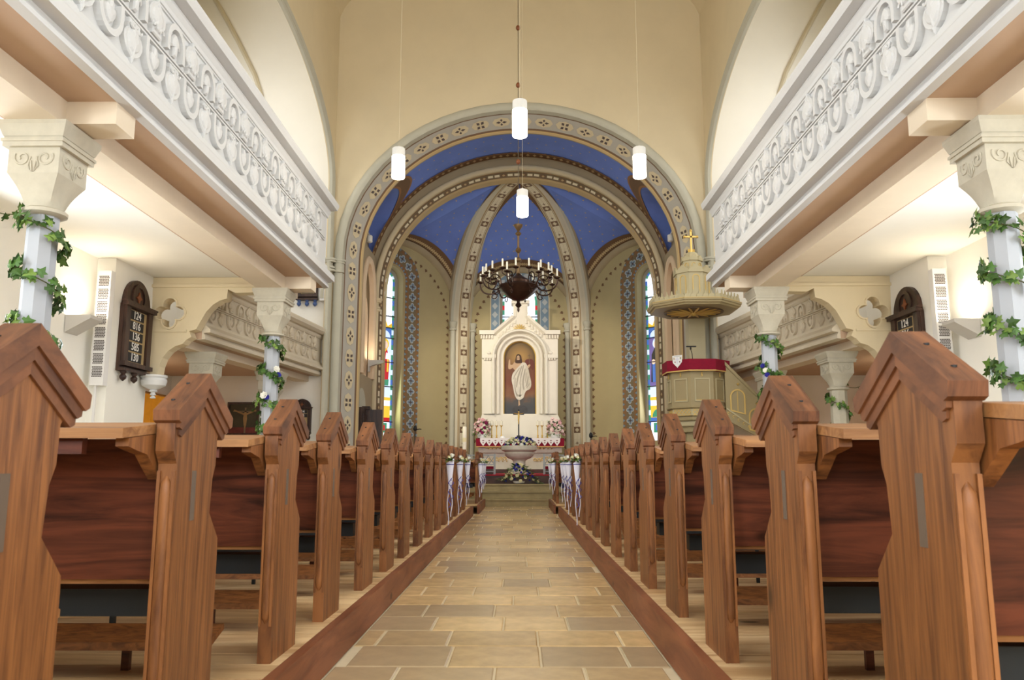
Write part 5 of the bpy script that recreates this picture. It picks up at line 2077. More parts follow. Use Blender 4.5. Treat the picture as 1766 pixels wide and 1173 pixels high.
flat([(884, 704), (889, 699), (896, 702), (903, 698), (910, 703), (911, 710), (903, 713.5), (890, 713.5), (883, 710)], 'paint_slate', 2, 'painted_cloud')
flat([(905, 619), (921, 618), (921, 640), (913, 632), (906, 630)], 'paint_flag', 3, 'painted_banner')
flat([(912.2, 609), (913.2, 609), (914, 660), (913, 660)], 'paint_cross', 4, 'painted_staff')
flat([(910, 612.5), (916, 612), (916, 613), (910, 613.5)], 'paint_cross', 4, 'painted_staff_bar')
flat([(889, 621), (898, 621), (904, 625), (906, 634), (900, 640), (890, 640), (884, 634), (884, 628)], 'paint_skin', 4, 'painted_torso')
flat([(884, 628), (889, 626), (886, 633), (879, 637), (876, 635), (877, 622), (879, 618), (880, 622), (880, 629)], 'paint_skin', 5, 'painted_arm')
flat([(909, 630), (914, 627), (915, 630), (911, 635), (907, 636)], 'paint_skin', 5, 'painted_hand')
flat([(890, 613), (892, 610), (896, 610), (899, 613), (900, 620), (901, 625), (898, 626), (890, 626), (888, 624), (889, 618)], 'paint_hair', 6, 'painted_hair')
flat([(891.5, 614), (894, 612), (896, 614), (896.5, 619), (895, 623), (892.5, 623), (891, 619)], 'paint_skin', 7, 'painted_face')
flat([(901, 624), (907, 625), (911, 634), (914, 650), (917, 662), (914, 671), (908, 673), (905, 678), (903, 686), (896, 690), (891, 688), (887, 680), (885, 668), (882, 656), (883, 645), (889, 637), (895, 631)], 'paint_robe', 8, 'painted_robe')
for q in ([(899, 630), (901, 631), (893, 655), (892, 668), (890, 668), (891, 652)], [(905, 634), (907, 636), (903, 660), (905, 672), (902, 672), (900, 658)], [(888, 650), (889, 651), (889, 672), (893, 684), (891, 684), (887, 670)], [(911, 648), (912, 650), (910, 664), (906, 668), (908, 658)], [(898, 660), (899, 662), (898, 682), (896, 686), (896, 672)]):
    flat(q, 'paint_fold', 9, 'painted_fold')
for q in ([(892, 616.5), (893.6, 616.2), (893.4, 617.2), (892.2, 617.4)], [(894.6, 616.2), (896, 616.6), (895.6, 617.4), (894.6, 617.2)], [(891.6, 619.5), (893.4, 620.4), (895.2, 620.2), (896.4, 619.4), (895.4, 623.5), (893.8, 625), (892.4, 623.4)]):
    flat(q, 'paint_hair', 8, 'painted_features')
for q in ([(896, 633), (897, 634), (888, 648), (885, 656), (886, 648), (891, 640)], [(902, 628), (904, 630), (899, 650), (897, 664), (896, 662), (898, 646)], [(889, 676), (893, 680), (898, 681), (902, 678), (898, 684), (893, 684)], [(907, 640), (908, 642), (908, 654), (906, 662), (906, 652)], [(913, 660), (914, 661), (910, 668), (906, 670), (910, 665)]):
    flat(q, 'paint_fold', 9, 'painted_fold')
flat([(906, 627), (910, 632), (914, 648), (917, 661), (914, 670), (909, 672), (908, 664), (909, 650), (907, 640)], 'paint_drape', 8.5, 'painted_drape')
flat([(894, 690), (896, 690), (897, 698), (894, 700)], 'paint_skin', 9, 'painted_foot')

# ---- things on the altar
def candlestick(px, zb, label):
    b = at(px, zb, 24.9)
    z0 = ztop + .018
    t = thing('altar_candle', label, 'candle', (b.x, 24.9, z0), group='white candles in brass candlesticks on the altar')
    hh = at(px, 734, 24.9).z - z0
    MB().lathe([(.055, 0), (.055, .015), (.03, .03), (.018, .06), (.03, .09), (.015, .12), (.014, hh - .06), (.028, hh - .05), (.016, hh - .03), (.055, hh - .01), (.055, hh)], 12, (b.x, 24.9, z0)).build('candlestick', 'gilt', t, smooth=40)
    MB().lathe([(.047, hh), (.047, hh + .135), (.038, hh + .14)], 12, (b.x, 24.9, z0)).build('candle', 'wax', t, smooth=40)
    MB().lathe([(.004, hh + .14), (.004, hh + .165)], 5, (b.x, 24.9, z0)).build('wick', 'black', t)


for k, px in enumerate((848, 856.5, 864.5, 927.5, 935, 944)):
    candlestick(px, 753, 'white candle on a brass stick on the altar, %s from the left' % ['first', 'second', 'third', 'fourth', 'fifth', 'sixth'][k])
c = at(894.5, 748, 24.75)
z0 = ztop + .018
cr = thing('altar_crucifix', 'black standing crucifix with a gilt figure on the altar', 'crucifix', (c.x, 24.75, z0))
zt_ = at(894.5, 706, 24.75).z
MB().box(c.x - .09, c.x + .09, 24.68, 24.82, z0, z0 + .04).box(c.x - .06, c.x + .06, 24.70, 24.80, z0 + .04, z0 + .09).build('foot', 'black', cr)
MB().box(c.x - .02, c.x + .02, 24.73, 24.77, z0 + .09, zt_).box(c.x - .17, c.x + .17, 24.735, 24.765, zt_ - .17, zt_ - .13).build('cross', 'black', cr)
mb = MB()
mb.tube([(c.x, 24.715, zt_ - .13), (c.x + .004, 24.71, zt_ - .22), (c.x - .004, 24.71, zt_ - .34), (c.x, 24.715, zt_ - .46)], [.022, .03, .024, .012], 8)
mb.ball((c.x, 24.705, zt_ - .09), .028, 8, 5)
for q in (-1, 1):
    mb.tube([(c.x + q * .02, 24.715, zt_ - .15), (c.x + q * .08, 24.715, zt_ - .135), (c.x + q * .15, 24.72, zt_ - .12)], [.013, .011, .008], 6)
mb.build('figure', 'gilt', cr, smooth=50)


def arrangement(name, label, c, rx, ry, rz, cols, n, size, seed, leaves, pot=None, cat='flowers', lsz=.12, cone=False):
    rnd = random.Random(seed)
    t = thing(name, label, cat, tuple(c))
    if pot:
        MB().lathe(pot[1], 16, tuple(c)).build('pot', pot[0], t, smooth=40)
    zc = pot[2] if pot else 0
    for i in range(n):
        a = i * 2.39996
        h = (i + .5) / n
        rr = (1 - h * .93) if cone else sqrt(1 - (h * .96) ** 2)
        p = V((rx * rr * cos(a), ry * rr * sin(a) - .02, zc + rz * h))
        d = V((p.x / rx, p.y / ry - .5, .6))
        col = cols[i % len(cols)]
        inst('blossom', BLOS[col], t, p, d.to_track_quat('Z', 'Y').to_euler(), size * rnd.uniform(.75, 1.2))
    for i in range(leaves):
        a = rnd.uniform(0, 2 * pi)
        h = rnd.uniform(-.1, .9)
        rr = (1.08 - h) if cone else sqrt(max(.05, 1 - h * h)) * .85
        p = V((rx * rr * cos(a), ry * rr * sin(a), zc + rz * h))
        d = V((cos(a), sin(a), rnd.uniform(-.4, .8)))
        inst('leaf', GREEN[i % 2], t, p, d.to_track_quat('Y', 'Z').to_euler(), lsz * rnd.uniform(.7, 1.3))
    return t


for q, px, cols in ((-1, 831, ['petal_pale_pink', 'petal_pink', 'petal_magenta', 'petal_pink']), (1, 957.5, ['petal_pink', 'petal_pale_pink', 'petal_pale_pink'])):
    b = at(px, 750, 24.85)
    arrangement('altar_bouquet', 'pink bouquet in a white pot at the %s end of the altar' % ('left' if q < 0 else 'right'), V((b.x, 24.85, ztop + .018)), .24, .2, .48, cols, 26, .14, 5 + q, 120, ('lace', [(.09, 0), (.13, .02), (.15, .13), (.14, .14)], .12))
    g = bpy.data.objects[-1] if False else None

p = at(867, 752, 24.7)
wb_ = thing('altar_vessel', 'small white domed vessel on the altar left of the font flowers', 'vessel', (p.x, 24.7, ztop + .018))
MB().lathe([(.08, 0), (.085, .01), (.08, .03), (.06, .06), (.03, .08), (.005, .085)], 16, (p.x, 24.7, ztop + .018)).build('vessel_body', 'lace', wb_, smooth=40)
MB().ball((p.x, 24.7, ztop + .11), .012, 6, 4).build('vessel_knob', 'gilt', wb_)

# paschal candle at the left of the altar
b = at(801, 760, 23.6)
pc = thing('paschal_candle', 'tall cream candle on a stand left of the altar', 'candle', (b.x, 23.6, ZF + .02))
zt_, zb_ = at(801, 737, 23.6).z, at(801, 779, 23.6).z
MB().lathe([(.16, ZF + .023), (.16, ZF + .05), (.04, ZF + .08), (.03, zb_ - .05), (.09, zb_ - .02), (.09, zb_)], 14, (b.x, 23.6, 0)).build('stand', 'brass', pc, smooth=40)
MB().lathe([(.058, zb_), (.058, zt_), (.045, zt_ + .02)], 16, (b.x, 23.6, 0)).build('candle', 'wax', pc, smooth=40)
MB().lathe([(.0595, zb_ + .28), (.0595, zb_ + .40)], 16, (b.x, 23.6, 0)).build('candle_band', 'petal_cream', pc, smooth=40)

# ---- font
YF = 21.6
c = at(895.5, 790, YF)
zt_ = at(895, 769, YF).z
fo = thing('baptismal_font', 'grey stone baptismal font on a slender foot before the altar', 'font', (c.x, YF, .712))
r0 = at(926, 770, YF).x - c.x
MB().lathe([(.30, .712), (.30, .77), (.24, .80), (.175, .86), (.165, 1.0), (.17, 1.06), (.21, 1.10)], 24, (c.x, YF, 0)).build('foot', 'font_stone', fo, smooth=35)
MB().lathe([(.18, 1.09), (.30, 1.13), (.38, 1.20), (.40, zt_ - .20), (.38, zt_ - .17), (r0 * .96, zt_ - .13), (r0, zt_ - .11), (r0, zt_ - .02), (r0 * .97, zt_)], 32, (c.x, YF, 0)).build('bowl', 'font_stone', fo, smooth=35)
arrangement('font_flowers', 'blue and cream flowers heaped on top of the font', V((c.x + .03, YF, zt_)), .40, .3, .22, ['petal_cream', 'petal_blue', 'petal_white', 'petal_cream', 'petal_blue'], 46, .10, 11, 120)
f2 = at(895, 838, 19.75)
arrangement('step_flowers', 'wide blue and cream flower arrangement on the chancel steps', V((f2.x, 19.8, .497)), .46, .24, .44, ['petal_cream', 'petal_blue', 'petal_cream', 'petal_blue', 'petal_cream'], 46, .095, 12, 160, ('lace', [(.08, 0), (.13, .02), (.15, .06), (.13, .065)], .05), cone=True)

# ---- grey lattice rails either side of the font
for s in (-1, 1):
    xi = at(853 if s < 0 else 938.5, 800, 20.9).x
    z0, z1 = .713, at(850, 784, 20.9).z
    lr = thing('lattice_rail', 'grey iron lattice kneeling rail %s of the font' % ('left' if s < 0 else 'right'), 'rail', (xi, 20.9, z0))
    W_ = 1.3
    xo = xi + s * W_
    for xx in (xi, xi + s * W_ * .5, xo):
        MB().box(xx - .025, xx + .025, 20.875, 20.925, z0, z1 + (.02 if xx == xi else 0)).build('post', 'iron_grey', lr)
    for zz in (z1 - .03, z1 - .27, z0 + .06):
        MB().box(xi, xo, 20.885, 20.915, zz, zz + .025).build('rail_bar', 'iron_grey', lr)
    mb = MB()
    k = 0
    x = xi
    while k < 8:
        xa = xi + s * W_ * k / 8
        xb = xi + s * W_ * (k + 1) / 8
        mb.tube([(xa, 20.9, z1 - .27), (xb, 20.9, z1 - .03)], .009, 5)
        mb.tube([(xb, 20.9, z1 - .27), (xa, 20.9, z1 - .03)], .009, 5)
        k += 1
    mb.build('lattice', 'iron_grey', lr)
    MB().box(xi, xo, 20.99, 21.25, .85, .92).build('kneeling_cushion', 'red_cloth', lr)
    MB().box(xi + s * .05, xo, 20.93, 21.3, .713, .85).build('kneeling_step', 'step_oak', lr)

# ================================================================== STAINED GLASS
def gwin(idx, i, wname, bright):
    a, b, u, nrm, L = wall_frame(i)
    mid = (a + b) / 2
    hw, z0, zs = wins[i][1], wins[i][2], wins[i][3]
    o = mid + u * wins[i][0] - nrm * .34
    t = thing(wname, None, None, (o.x, o.y, z0), kind='structure')
    up = V((0, 0, 1))
    side = i != 1

    def pane(poly, m, k=0, nm='pane'):
        MB().plate([poly], o + nrm * (.012 * k), u, up, nrm * .010).build(nm, m, t)
    hw2 = hw
    bw_ = .075
    inner = hw2 - bw_
    # coloured border strips of small panes
    cols = ['glass_green', 'glass_pale', 'glass_green', 'glass_red' if not side else 'glass_blue']
    z = z0
    k = 0
    while z < zs:
        for q in (-1, 1):
            pane([(q * inner, z), (q * hw2, z), (q * hw2, min(z + .16, zs)), (q * inner, min(z + .16, zs))], cols[k % 4], 0, 'border_pane')
        z += .16
        k += 1
    for j in range(10):
        t0, t1 = pi * j / 10, pi * (j + 1) / 10
        pane([(inner * cos(t0), zs + inner * sin(t0)), (hw2 * cos(t0), zs + hw2 * sin(t0)), (hw2 * cos(t1), zs + hw2 * sin(t1)), (inner * cos(t1), zs + inner * sin(t1))], cols[j % 4], 0, 'border_pane')
    # head and fields
    pane([(inner * cos(pi * j / 14), zs + inner * sin(pi * j / 14)) for j in range(15)], 'glass_white')
    if side:
        def H(py):      # height on the glass for a row of the photograph
            return at(676, py, o.y).z
        rows = [(zs, H(513)), (H(513), H(548)), (H(548), H(578))]
        lev = [zs, zs - .55, zs - 1.15, H(565)]
        for j in range(3):
            pane([(-inner, lev[j + 1] + .01), (inner, lev[j + 1] + .01), (inner, lev[j] - .01), (-inner, lev[j] - .01)], 'glass_white')
        yz = lev[3]
        F = lambda f: H(565) + (H(748) - H(565)) * f      # 0 top of picture, 1 bottom
        rect = lambda x0, x1, f0, f1: [(x0 * inner, F(f1)), (x1 * inner, F(f1)), (x1 * inner, F(f0)), (x0 * inner, F(f0))]
        left = i == 0
        pane(rect(-1, 1, 0.0, .10), 'glass_blue')
        pane([(-inner, F(.0)), (-inner, F(-.05)), (-.4 * inner, F(-.02)), (0, F(-.09)), (.4 * inner, F(-.02)), (inner, F(-.05)), (inner, F(.0))], 'glass_yellow', 1, 'crown_pane')
        pane([(inner * .8 * cos(pi * j / 10), F(.09) + .22 * sin(pi * j / 10)) for j in range(11)], 'glass_pale', 1)
        pane(rect(-1, 1, .10, .56), 'glass_pale' if left else 'glass_violet')
        # figure
        if left:
            pane(rect(-1, -.2, .22, .34), 'glass_green', 1)
            pane([(-.75 * inner, F(.50)), (-.8 * inner, F(.34)), (-.35 * inner, F(.20)), (.35 * inner, F(.20)), (.75 * inner, F(.32)), (.6 * inner, F(.50))], 'glass_red', 2, 'robe_pane')
            pane([(-.75 * inner, F(.29)), (-.55 * inner, F(.29)), (.4 * inner, F(.20)), (.3 * inner, F(.19))], 'glass_yellow', 3, 'sash_pane')
            pane([(-.3 * inner, F(.55)), (.6 * inner, F(.55)), (.65 * inner, F(.49)), (-.2 * inner, F(.50))], 'glass_green', 3, 'hem_pane')
            pane([(.35 * inner, F(.42)), (.55 * inner, F(.42)), (.6 * inner, F(.27)), (.4 * inner, F(.25))], 'glass_yellow', 3)
            pane([(.1 * inner, F(.30)), (.75 * inner, F(.30)), (.7 * inner, F(.25)), (.2 * inner, F(.24))], 'glass_white', 4)
        else:
            pane([(-.75 * inner, F(.52)), (-.6 * inner, F(.26)), (-.1 * inner, F(.19)), (.4 * inner, F(.20)), (.8 * inner, F(.30)), (.8 * inner, F(.52))], 'glass_dark', 2, 'robe_pane')
            pane([(-.5 * inner, F(.52)), (-.5 * inner, F(.34)), (-.1 * inner, F(.34)), (-.1 * inner, F(.52))], 'glass_blue', 3, 'child_pane')
            pane([(-.3 * inner + .07 * cos(q), F(.33) + .08 * sin(q)) for q in [2 * pi * j / 10 for j in range(10)]], 'glass_skin', 4, 'face_pane')
        pane([((.05 if left else .15) * inner + .10 * cos(q), F(.165) + .13 * sin(q)) for q in [2 * pi * j / 12 for j in range(12)]], 'glass_skin', 3, 'face_pane')
        pane([((.05 if left else .15) * inner + .16 * cos(q), F(.155) + .18 * sin(q)) for q in [2 * pi * j / 14 for j in range(14)]], 'glass_yellow' if left else 'glass_pale', 1, 'halo_pane')
        pane(rect(-1, 1, .56, .66), 'glass_pale')
        pane(rect(-1, 1, .66, .69), 'glass_yellow', 1)
        pane(rect(-1, 1, .69, .74), 'glass_white')
        pane(rect(-1, 1, .74, .85), 'glass_yellow')
        pane([(.75 * inner * cos(pi * j / 10), F(.845) + .24 * sin(pi * j / 10)) for j in range(11)], 'glass_green' if not left else 'glass_yellow', 1, 'lunette_pane')
        pane(rect(-1, 1, .85, .89), 'glass_red' if left else 'glass_blue')
        pane(rect(-1, 1, .89, 1.0), 'glass_white')
        pane(rect(-.6, .6, .90, .99), 'glass_green', 1)
        pane(rect(-.3, .3, .92, .97), 'glass_red' if left else 'glass_blue', 2)
        if F(1.0) > z0:
            pane([(-inner, z0), (inner, z0), (inner, F(1.0)), (-inner, F(1.0))], 'glass_white')
        bars = [F(.0), F(.10), F(.56), F(.89), F(.33), lev[1], lev[2]]
    else:
        n_ = 6
        for j in range(n_):
            za, zb = z0 + (zs - z0) * j / n_, z0 + (zs - z0) * (j + 1) / n_
            for q in (-1, 1):
                pane([(0.004 * q, za + .005), (q * inner, za + .005), (q * inner, zb - .005), (.004 * q, zb - .005)], 'glass_white')
        for j in range(n_ * 2):
            zz = z0 + (zs - z0) * (j + .5) / (n_ * 2)
            for q in (-.5, .5):
                pane([(q * inner, zz - .03), (q * inner + .02, zz), (q * inner, zz + .03), (q * inner - .02, zz)], 'glass_dark', 1, 'diamond_pane')
        bars = [z0 + (zs - z0) * j / n_ for j in range(1, n_)]
    mb = MB()
    for zz in bars:
        mb.plate([[(-hw2, zz - .014), (hw2, zz - .014), (hw2, zz + .014), (-hw2, zz + .014)]], o + nrm * .05, u, up, nrm * .02)
    mb.build('glazing_bar', 'lead', t)
    if side:
        mb = MB()
        for j in range(5):
            zz = zs + .1 - j * .38
            mb.plate([[(-inner, zz - .30), (-inner + .012, zz - .30), (inner, zz), (inner - .012, zz)]], o + nrm * .014, u, up, nrm * .008)
            mb.plate([[(-.02, zz - .03), (.02, zz - .03), (.02, zz + .03), (-.02, zz + .03)]], o + nrm * .014, u, up, nrm * .012)
        mb.build('lead_came', 'lead', t)
    # reveal frame
    f_o = stadium(hw + .12, z0 - .06, zs)
    f_i = stadium(hw, z0, zs)
    MB().plate([f_o, f_i], o - nrm * .03, u, up, nrm * .08).build('window_frame', 'window_frame', t)
    return t


gwin(0, 0, 'window_21', 1)
gwin(1, 1, 'window_22', 1)
gwin(2, 2, 'window_23', 1)

# ================================================================== PENDANT LAMPS AND CHANDELIER
def pendant(label, px, ytop, ybot, Y, on=True):
    top, bot = at(px, ytop, Y), at(px, ybot, Y)
    h = top.z - bot.z
    r = .098
    t = thing('pendant_lamp', label, 'lamp', (bot.x, Y, bot.z), group='white cylinder pendant lamps')
    x = bot.x
    MB().lathe([(r, bot.z + h * .72), (r, top.z - .01), (r * .9, top.z), (.02, top.z)], 24, (x, Y, 0)).build('lamp_cap', 'lamp_cap', t, smooth=40)
    MB().lathe([(r * .96, bot.z), (r * 1.03, bot.z + .01), (r * 1.03, bot.z + h * .72)], 24, (x, Y, 0)).build('glass_shade', 'lamp_glow', t, smooth=40)
    MB().lathe([(.035, top.z - .005), (.02, top.z + .03), (.006, top.z + .04)], 12, (x, Y, 0)).build('cable_gland', 'lamp_cap', t, smooth=40)
    zc = 12.4 + 2.2 * sqrt(max(0, 1 - (x / 4.8) ** 2)) - .02
    MB().tube([(x, Y, top.z), (x, Y, zc)], .002, 4).build('cable', 'thin_cable', t)
    l = bpy.data.lights.new('pendant_light', 'POINT')
    l.energy = 26
    l.color = (1.0, .90, .74)
    l.shadow_soft_size = .11
    o = bpy.data.objects.new('pendant_light', l)
    COL.objects.link(o)
    o.location = (x, Y, bot.z - .16)


pendant('white pendant lamp high in the middle of the nave, nearest one', 896.5, 174, 235, 10.0)
pendant('white pendant lamp hanging at the left of the chancel arch', 686.5, 256, 307, 11.6)
pendant('white pendant lamp hanging at the right of the chancel arch', 1103.5, 255, 306, 11.6)
pendant('white pendant lamp in the middle, hanging just above the chandelier', 901, 328, 373, 13.2)

YC = 17.6
c = at(894, 500, YC)
zr = lambda py: at(894, py, YC).z
sc_ = YC / FPX
ch = thing('chandelier', 'bronze chandelier with curled arms and white candles before the apse', 'chandelier', (c.x, YC, zr(540)))
X0 = c.x
k = sc_
MB().lathe([(.002, zr(539)), (.02, zr(537)), (.028, zr(534)), (.02, zr(531)), (.05, zr(529)), (.075, zr(526.5)), (.05, zr(524)), (.03, zr(521)), (.05, zr(519)), (.12, zr(518)), (.25, zr(512)), (.38, zr(504)), (.455, zr(497)), (.47, zr(494.5)), (.44, zr(493)), (.30, zr(491)), (.27, zr(489)), (.26, zr(485)), (.20, zr(481)), (.10, zr(477)), (.045, zr(472))], 40, (X0, YC, 0)).build('bowl', 'bronze', ch, smooth=35)
MB().lathe([(.05, zr(473)), (.03, zr(466)), (.045, zr(456)), (.03, zr(453)), (.075, zr(450)), (.07, zr(447)), (.02, zr(444)), (.022, zr(437)), (.05, zr(435)), (.07, zr(432)), (.05, zr(429)), (.024, zr(427)), (.024, zr(407)), (.06, zr(405)), (.07, zr(403)), (.05, zr(401)), (.02, zr(399)), (.05, zr(396)), (.095, zr(391)), (.105, zr(388)), (.03, zr(387))], 24, (X0, YC, 0)).build('stem', 'stem_bronze', ch, smooth=35)
mb = MB()
mb.tube([(X0, YC, zr(388)), (X0, YC, 14.5)], .008, 5)
mb.build('suspension_rod', 'wire', ch)
mb = MB()
for py in (279, 147, 48):
    mb.ball((X0, YC, zr(py)), .055, 10, 6, 0, (1, 1, 1.2))
mb.build('rod_bead', 'cord_bead', ch, smooth=60)
na_ = 8
arm_i = 0
for i in range(na_):
    a = 2 * pi * (i + .5) / na_ + .12
    d = V((cos(a), sin(a), 0))
    ctr = V((X0, YC, 0))

    def q(r, z):
        return ctr + d * r + V((0, 0, z))
    zb = zr(492)
    arm = MB()
    arm.tube(smooth_path([q(.42, zb + .0), q(.50, zb - .13), q(.66, zb - .17), q(.82, zb - .12), q(.90, zb + .0), q(.90, zb + .10)]), .017, 7)
    arm.tube(smooth_path([q(.44, zb - .02), q(.47, zb + .12), q(.58, zb + .19), q(.69, zb + .13), q(.70, zb + .0), q(.61, zb - .05), q(.54, zb + .02), q(.57, zb + .10), q(.62, zb + .08)]), .014, 6)
    arm.tube(smooth_path([q(.55, zb - .15), q(.50, zb - .22), q(.56, zb - .28), q(.63, zb - .24), q(.60, zb - .20)]), .011, 6)
    ao = arm.build('arm', 'bronze', ch, smooth=50)
    per = V((-d.y, d.x, 0))
    spots = [(q(.90, zb + .10), 0), (q(.74, zb + .22) + per * .15, 1), (q(.74, zb + .22) - per * .15, 1)]
    for p, kind in spots:
        if kind:
            MB().tube(smooth_path([q(.50, zb + .14), q(.60, zb + .06) + (p - q(.66, p.z)) * .3, p - V((0, 0, .10)) , p - V((0, 0, .01))]), .011, 6).build('branch', 'bronze', ao, smooth=50)
        MB().lathe([(.02, -.02), (.065, 0), (.075, .015), (.02, .02), (.022, .05)], 10, tuple(p)).build('drip_pan', 'bronze', ao, smooth=40)
        MB().lathe([(.020, .03), (.020, .22), (.012, .225)], 8, tuple(p)).build('candle', 'wax', ao, smooth=40)

# ================================================================== PULPIT
YP_ = 18.3
cc = at(1196, 540, YP_)
CXP = cc.x
zq = lambda py: at(1196, py, YP_).z
pu = thing('pulpit', 'olive painted pulpit with gilt trim, red cloth and stair', 'pulpit', (CXP, YP_, .0))
R1 = .66


def octo(r, n=8, ph=pi / 8):
    return [(CXP + r * cos(2 * pi * i / n + ph), YP_ + r * sin(2 * pi * i / n + ph)) for i in range(n)]


def ring8(mb, prof):
    mb.lathe(prof, 8, (CXP, YP_, 0), phase=pi / 8)
    return mb


zc0, zc1, zb0, zb1 = zq(650), zq(628), zq(705), zq(645)
ring8(MB(), [(R1 * .98, zb0), (R1, zb0 + .02), (R1, zb1), (R1 * .98, zb1 + .02)]).build('drum', 'pulpit_paint', pu)
ring8(MB(), [(R1 * 1.04, zb1 - .02), (R1 * 1.10, zb1 + .03), (R1 * 1.10, zb1 + .08)]).build('drum_cornice', 'pulpit_paint', pu)
for i in range(8):
    a = 2 * pi * i / 8 + pi / 8 + pi / 8
    n_ = V((cos(a), sin(a), 0))
    u_ = V((-n_.y, n_.x, 0))
    o_ = V((CXP, YP_, 0)) + n_ * (R1 * cos(pi / 8))
    w_ = R1 * sin(pi / 8) * .68
    za, zb = zb0 + .12, zb1 - .16
    MB().plate([[(-w_, za), (w_, za), (w_, zb), (-w_, zb)], [(-w_ + .025, za + .025), (w_ - .025, za + .025), (w_ - .025, zb - .025), (-w_ + .025, zb - .025)]], o_, u_, (0, 0, 1), n_ * .02).build('drum_panel_frame', 'pulpit_light', pu)
    MB().plate([[(-w_ + .028, za + .028), (w_ - .028, za + .028), (w_ - .028, za + .04), (-w_ + .028, za + .04)]], o_, u_, (0, 0, 1), n_ * .012).build('gilt_line', 'gilt_paint', pu)
    MB().lathe([(.004, -.06), (.018, -.03), (.012, 0), (.02, .03), (.004, .05)], 6, tuple(o_ + n_ * .015 + V((0, 0, zb1 - .07)))).build('gilt_drop', 'gilt_paint', pu)
# lower moulding with gilt tracery, then stepped base
z1_ = zb0
for (r, za, zb, m) in ((R1 * 1.06, z1_ - .03, z1_ + .02, 'pulpit_paint'), (R1 * .98, z1_ - .20, z1_ - .03, 'pulpit_light'), (R1 * .90, z1_ - .30, z1_ - .20, 'pulpit_paint'), (R1 * .80, z1_ - .42, z1_ - .30, 'pulpit_light'), (R1 * .66, z1_ - .55, z1_ - .42, 'pulpit_paint'), (R1 * .45, .68, z1_ - .55, 'pulpit_paint'), (R1 * .6, .0, .68, 'pulpit_paint')):
    ring8(MB(), [(r * .96, za), (r, za + .02), (r, zb - .01), (r * .97, zb)]).build('base_moulding', m, pu)
for i in range(8):
    a = 2 * pi * i / 8 + pi / 4
    n_ = V((cos(a), sin(a), 0))
    u_ = V((-n_.y, n_.x, 0))
    r_ = R1 * .98
    o_ = V((CXP, YP_, 0)) + n_ * (r_ * cos(pi / 8))
    w_ = r_ * sin(pi / 8) * .9
    mb = MB()
    for j in range(5):
        x_ = -w_ + 2 * w_ * (j + .5) / 5
        mb.plate([[(x_ + p, z1_ - .115 + q_) for p, q_ in quatre(.028, .024, 4)], [(x_ + p, z1_ - .115 + q_) for p, q_ in quatre(.020, .015, 4)]], o_, u_, (0, 0, 1), n_ * .01)
    mb.plate([[(-w_, z1_ - .185), (w_, z1_ - .185), (w_, z1_ - .172), (-w_, z1_ - .172)]], o_, u_, (0, 0, 1), n_ * .01)
    mb.plate([[(-w_, z1_ - .058), (w_, z1_ - .058), (w_, z1_ - .045), (-w_, z1_ - .045)]], o_, u_, (0, 0, 1), n_ * .01)
    mb.build('gilt_tracery', 'gilt_paint', pu)
# red cloth around the rim
za, zb = zb1 - .01, zb1 + .26
rr = R1 * 1.17
sc2 = MB()
rc = thing('pulpit_cloth', 'crimson velvet cloth with gold hem around the pulpit rim', 'cloth', (CXP, YP_, za))
mb = MB()
n_ = 24
pts = [(CXP + rr * cos(2 * pi * i / 8 + pi / 8), YP_ + rr * sin(2 * pi * i / 8 + pi / 8)) for i in range(8)]
pin = [(CXP + (rr - .16) * cos(2 * pi * i / 8 + pi / 8), YP_ + (rr - .16) * sin(2 * pi * i / 8 + pi / 8)) for i in range(8)]
mb.plate([pts, pin], (0, 0, za), (1, 0, 0), (0, 1, 0), (0, 0, zb - za))
mb.build('velvet', 'red_cloth', rc)
hem = [(CXP + (rr + .006) * cos(2 * pi * i / 8 + pi / 8), YP_ + (rr + .006) * sin(2 * pi * i / 8 + pi / 8)) for i in range(8)]
MB().plate([hem, pts], (0, 0, za), (1, 0, 0), (0, 1, 0), (0, 0, .025)).build('gold_hem', 'gilt_paint', rc)
# lace antependium
f = at(1156, 622, YP_ - .75)
aa = atan2(f.y - YP_, f.x - CXP)
i_ = round((aa - pi / 4) / (pi / 4))
a = i_ * pi / 4 + pi / 4
n_ = V((cos(a), sin(a), 0))
u_ = V((-n_.y, n_.x, 0))
if u_.x < 0:
    u_ = -u_
o_ = V((CXP, YP_, 0)) + n_ * (rr * cos(pi / 8) + .012)
lt = thing('lace_pulpit_cloth', 'small white lace pennant with a cross on the pulpit cloth', 'cloth', tuple(o_ + V((0, 0, zb - .2))))
L_ = [(-.13, zb + .10), (.13, zb + .10), (.12, zb - .06), (0, zb - .18), (-.12, zb - .06)]
xs_ = [(-.012, zb - .10), (.012, zb - .10), (.012, zb - .0), (.05, zb), (.05, zb + .024), (.012, zb + .024), (.012, zb + .06), (-.012, zb + .06), (-.012, zb + .024), (-.05, zb + .024), (-.05, zb), (-.012, zb)]
holes = [[(q * .085 + x, zb + .03 + z) for x, z in ell(.018, .03, 8)] for q in (-1, 1)] + [[(q * .06 + x, zb - .05 + z) for x, z in ell(.014, .02, 8)] for q in (-1, 1)]
MB().plate([L_] + holes, o_, u_, (0, 0, 1), n_ * .006).build('lace', 'lace', lt)
MB().plate([xs_], o_ + n_ * .006, u_, (0, 0, 1), n_ * .004).build('cross', 'ribbon_white', lt)
MB().plate([[(-.09, zb + .075), (.09, zb + .075), (.09, zb + .085), (-.09, zb + .085)]], o_ + n_ * .006, u_, (0, 0, 1), n_ * .003).build('lace_band', 'quatrefoil_pale', lt)
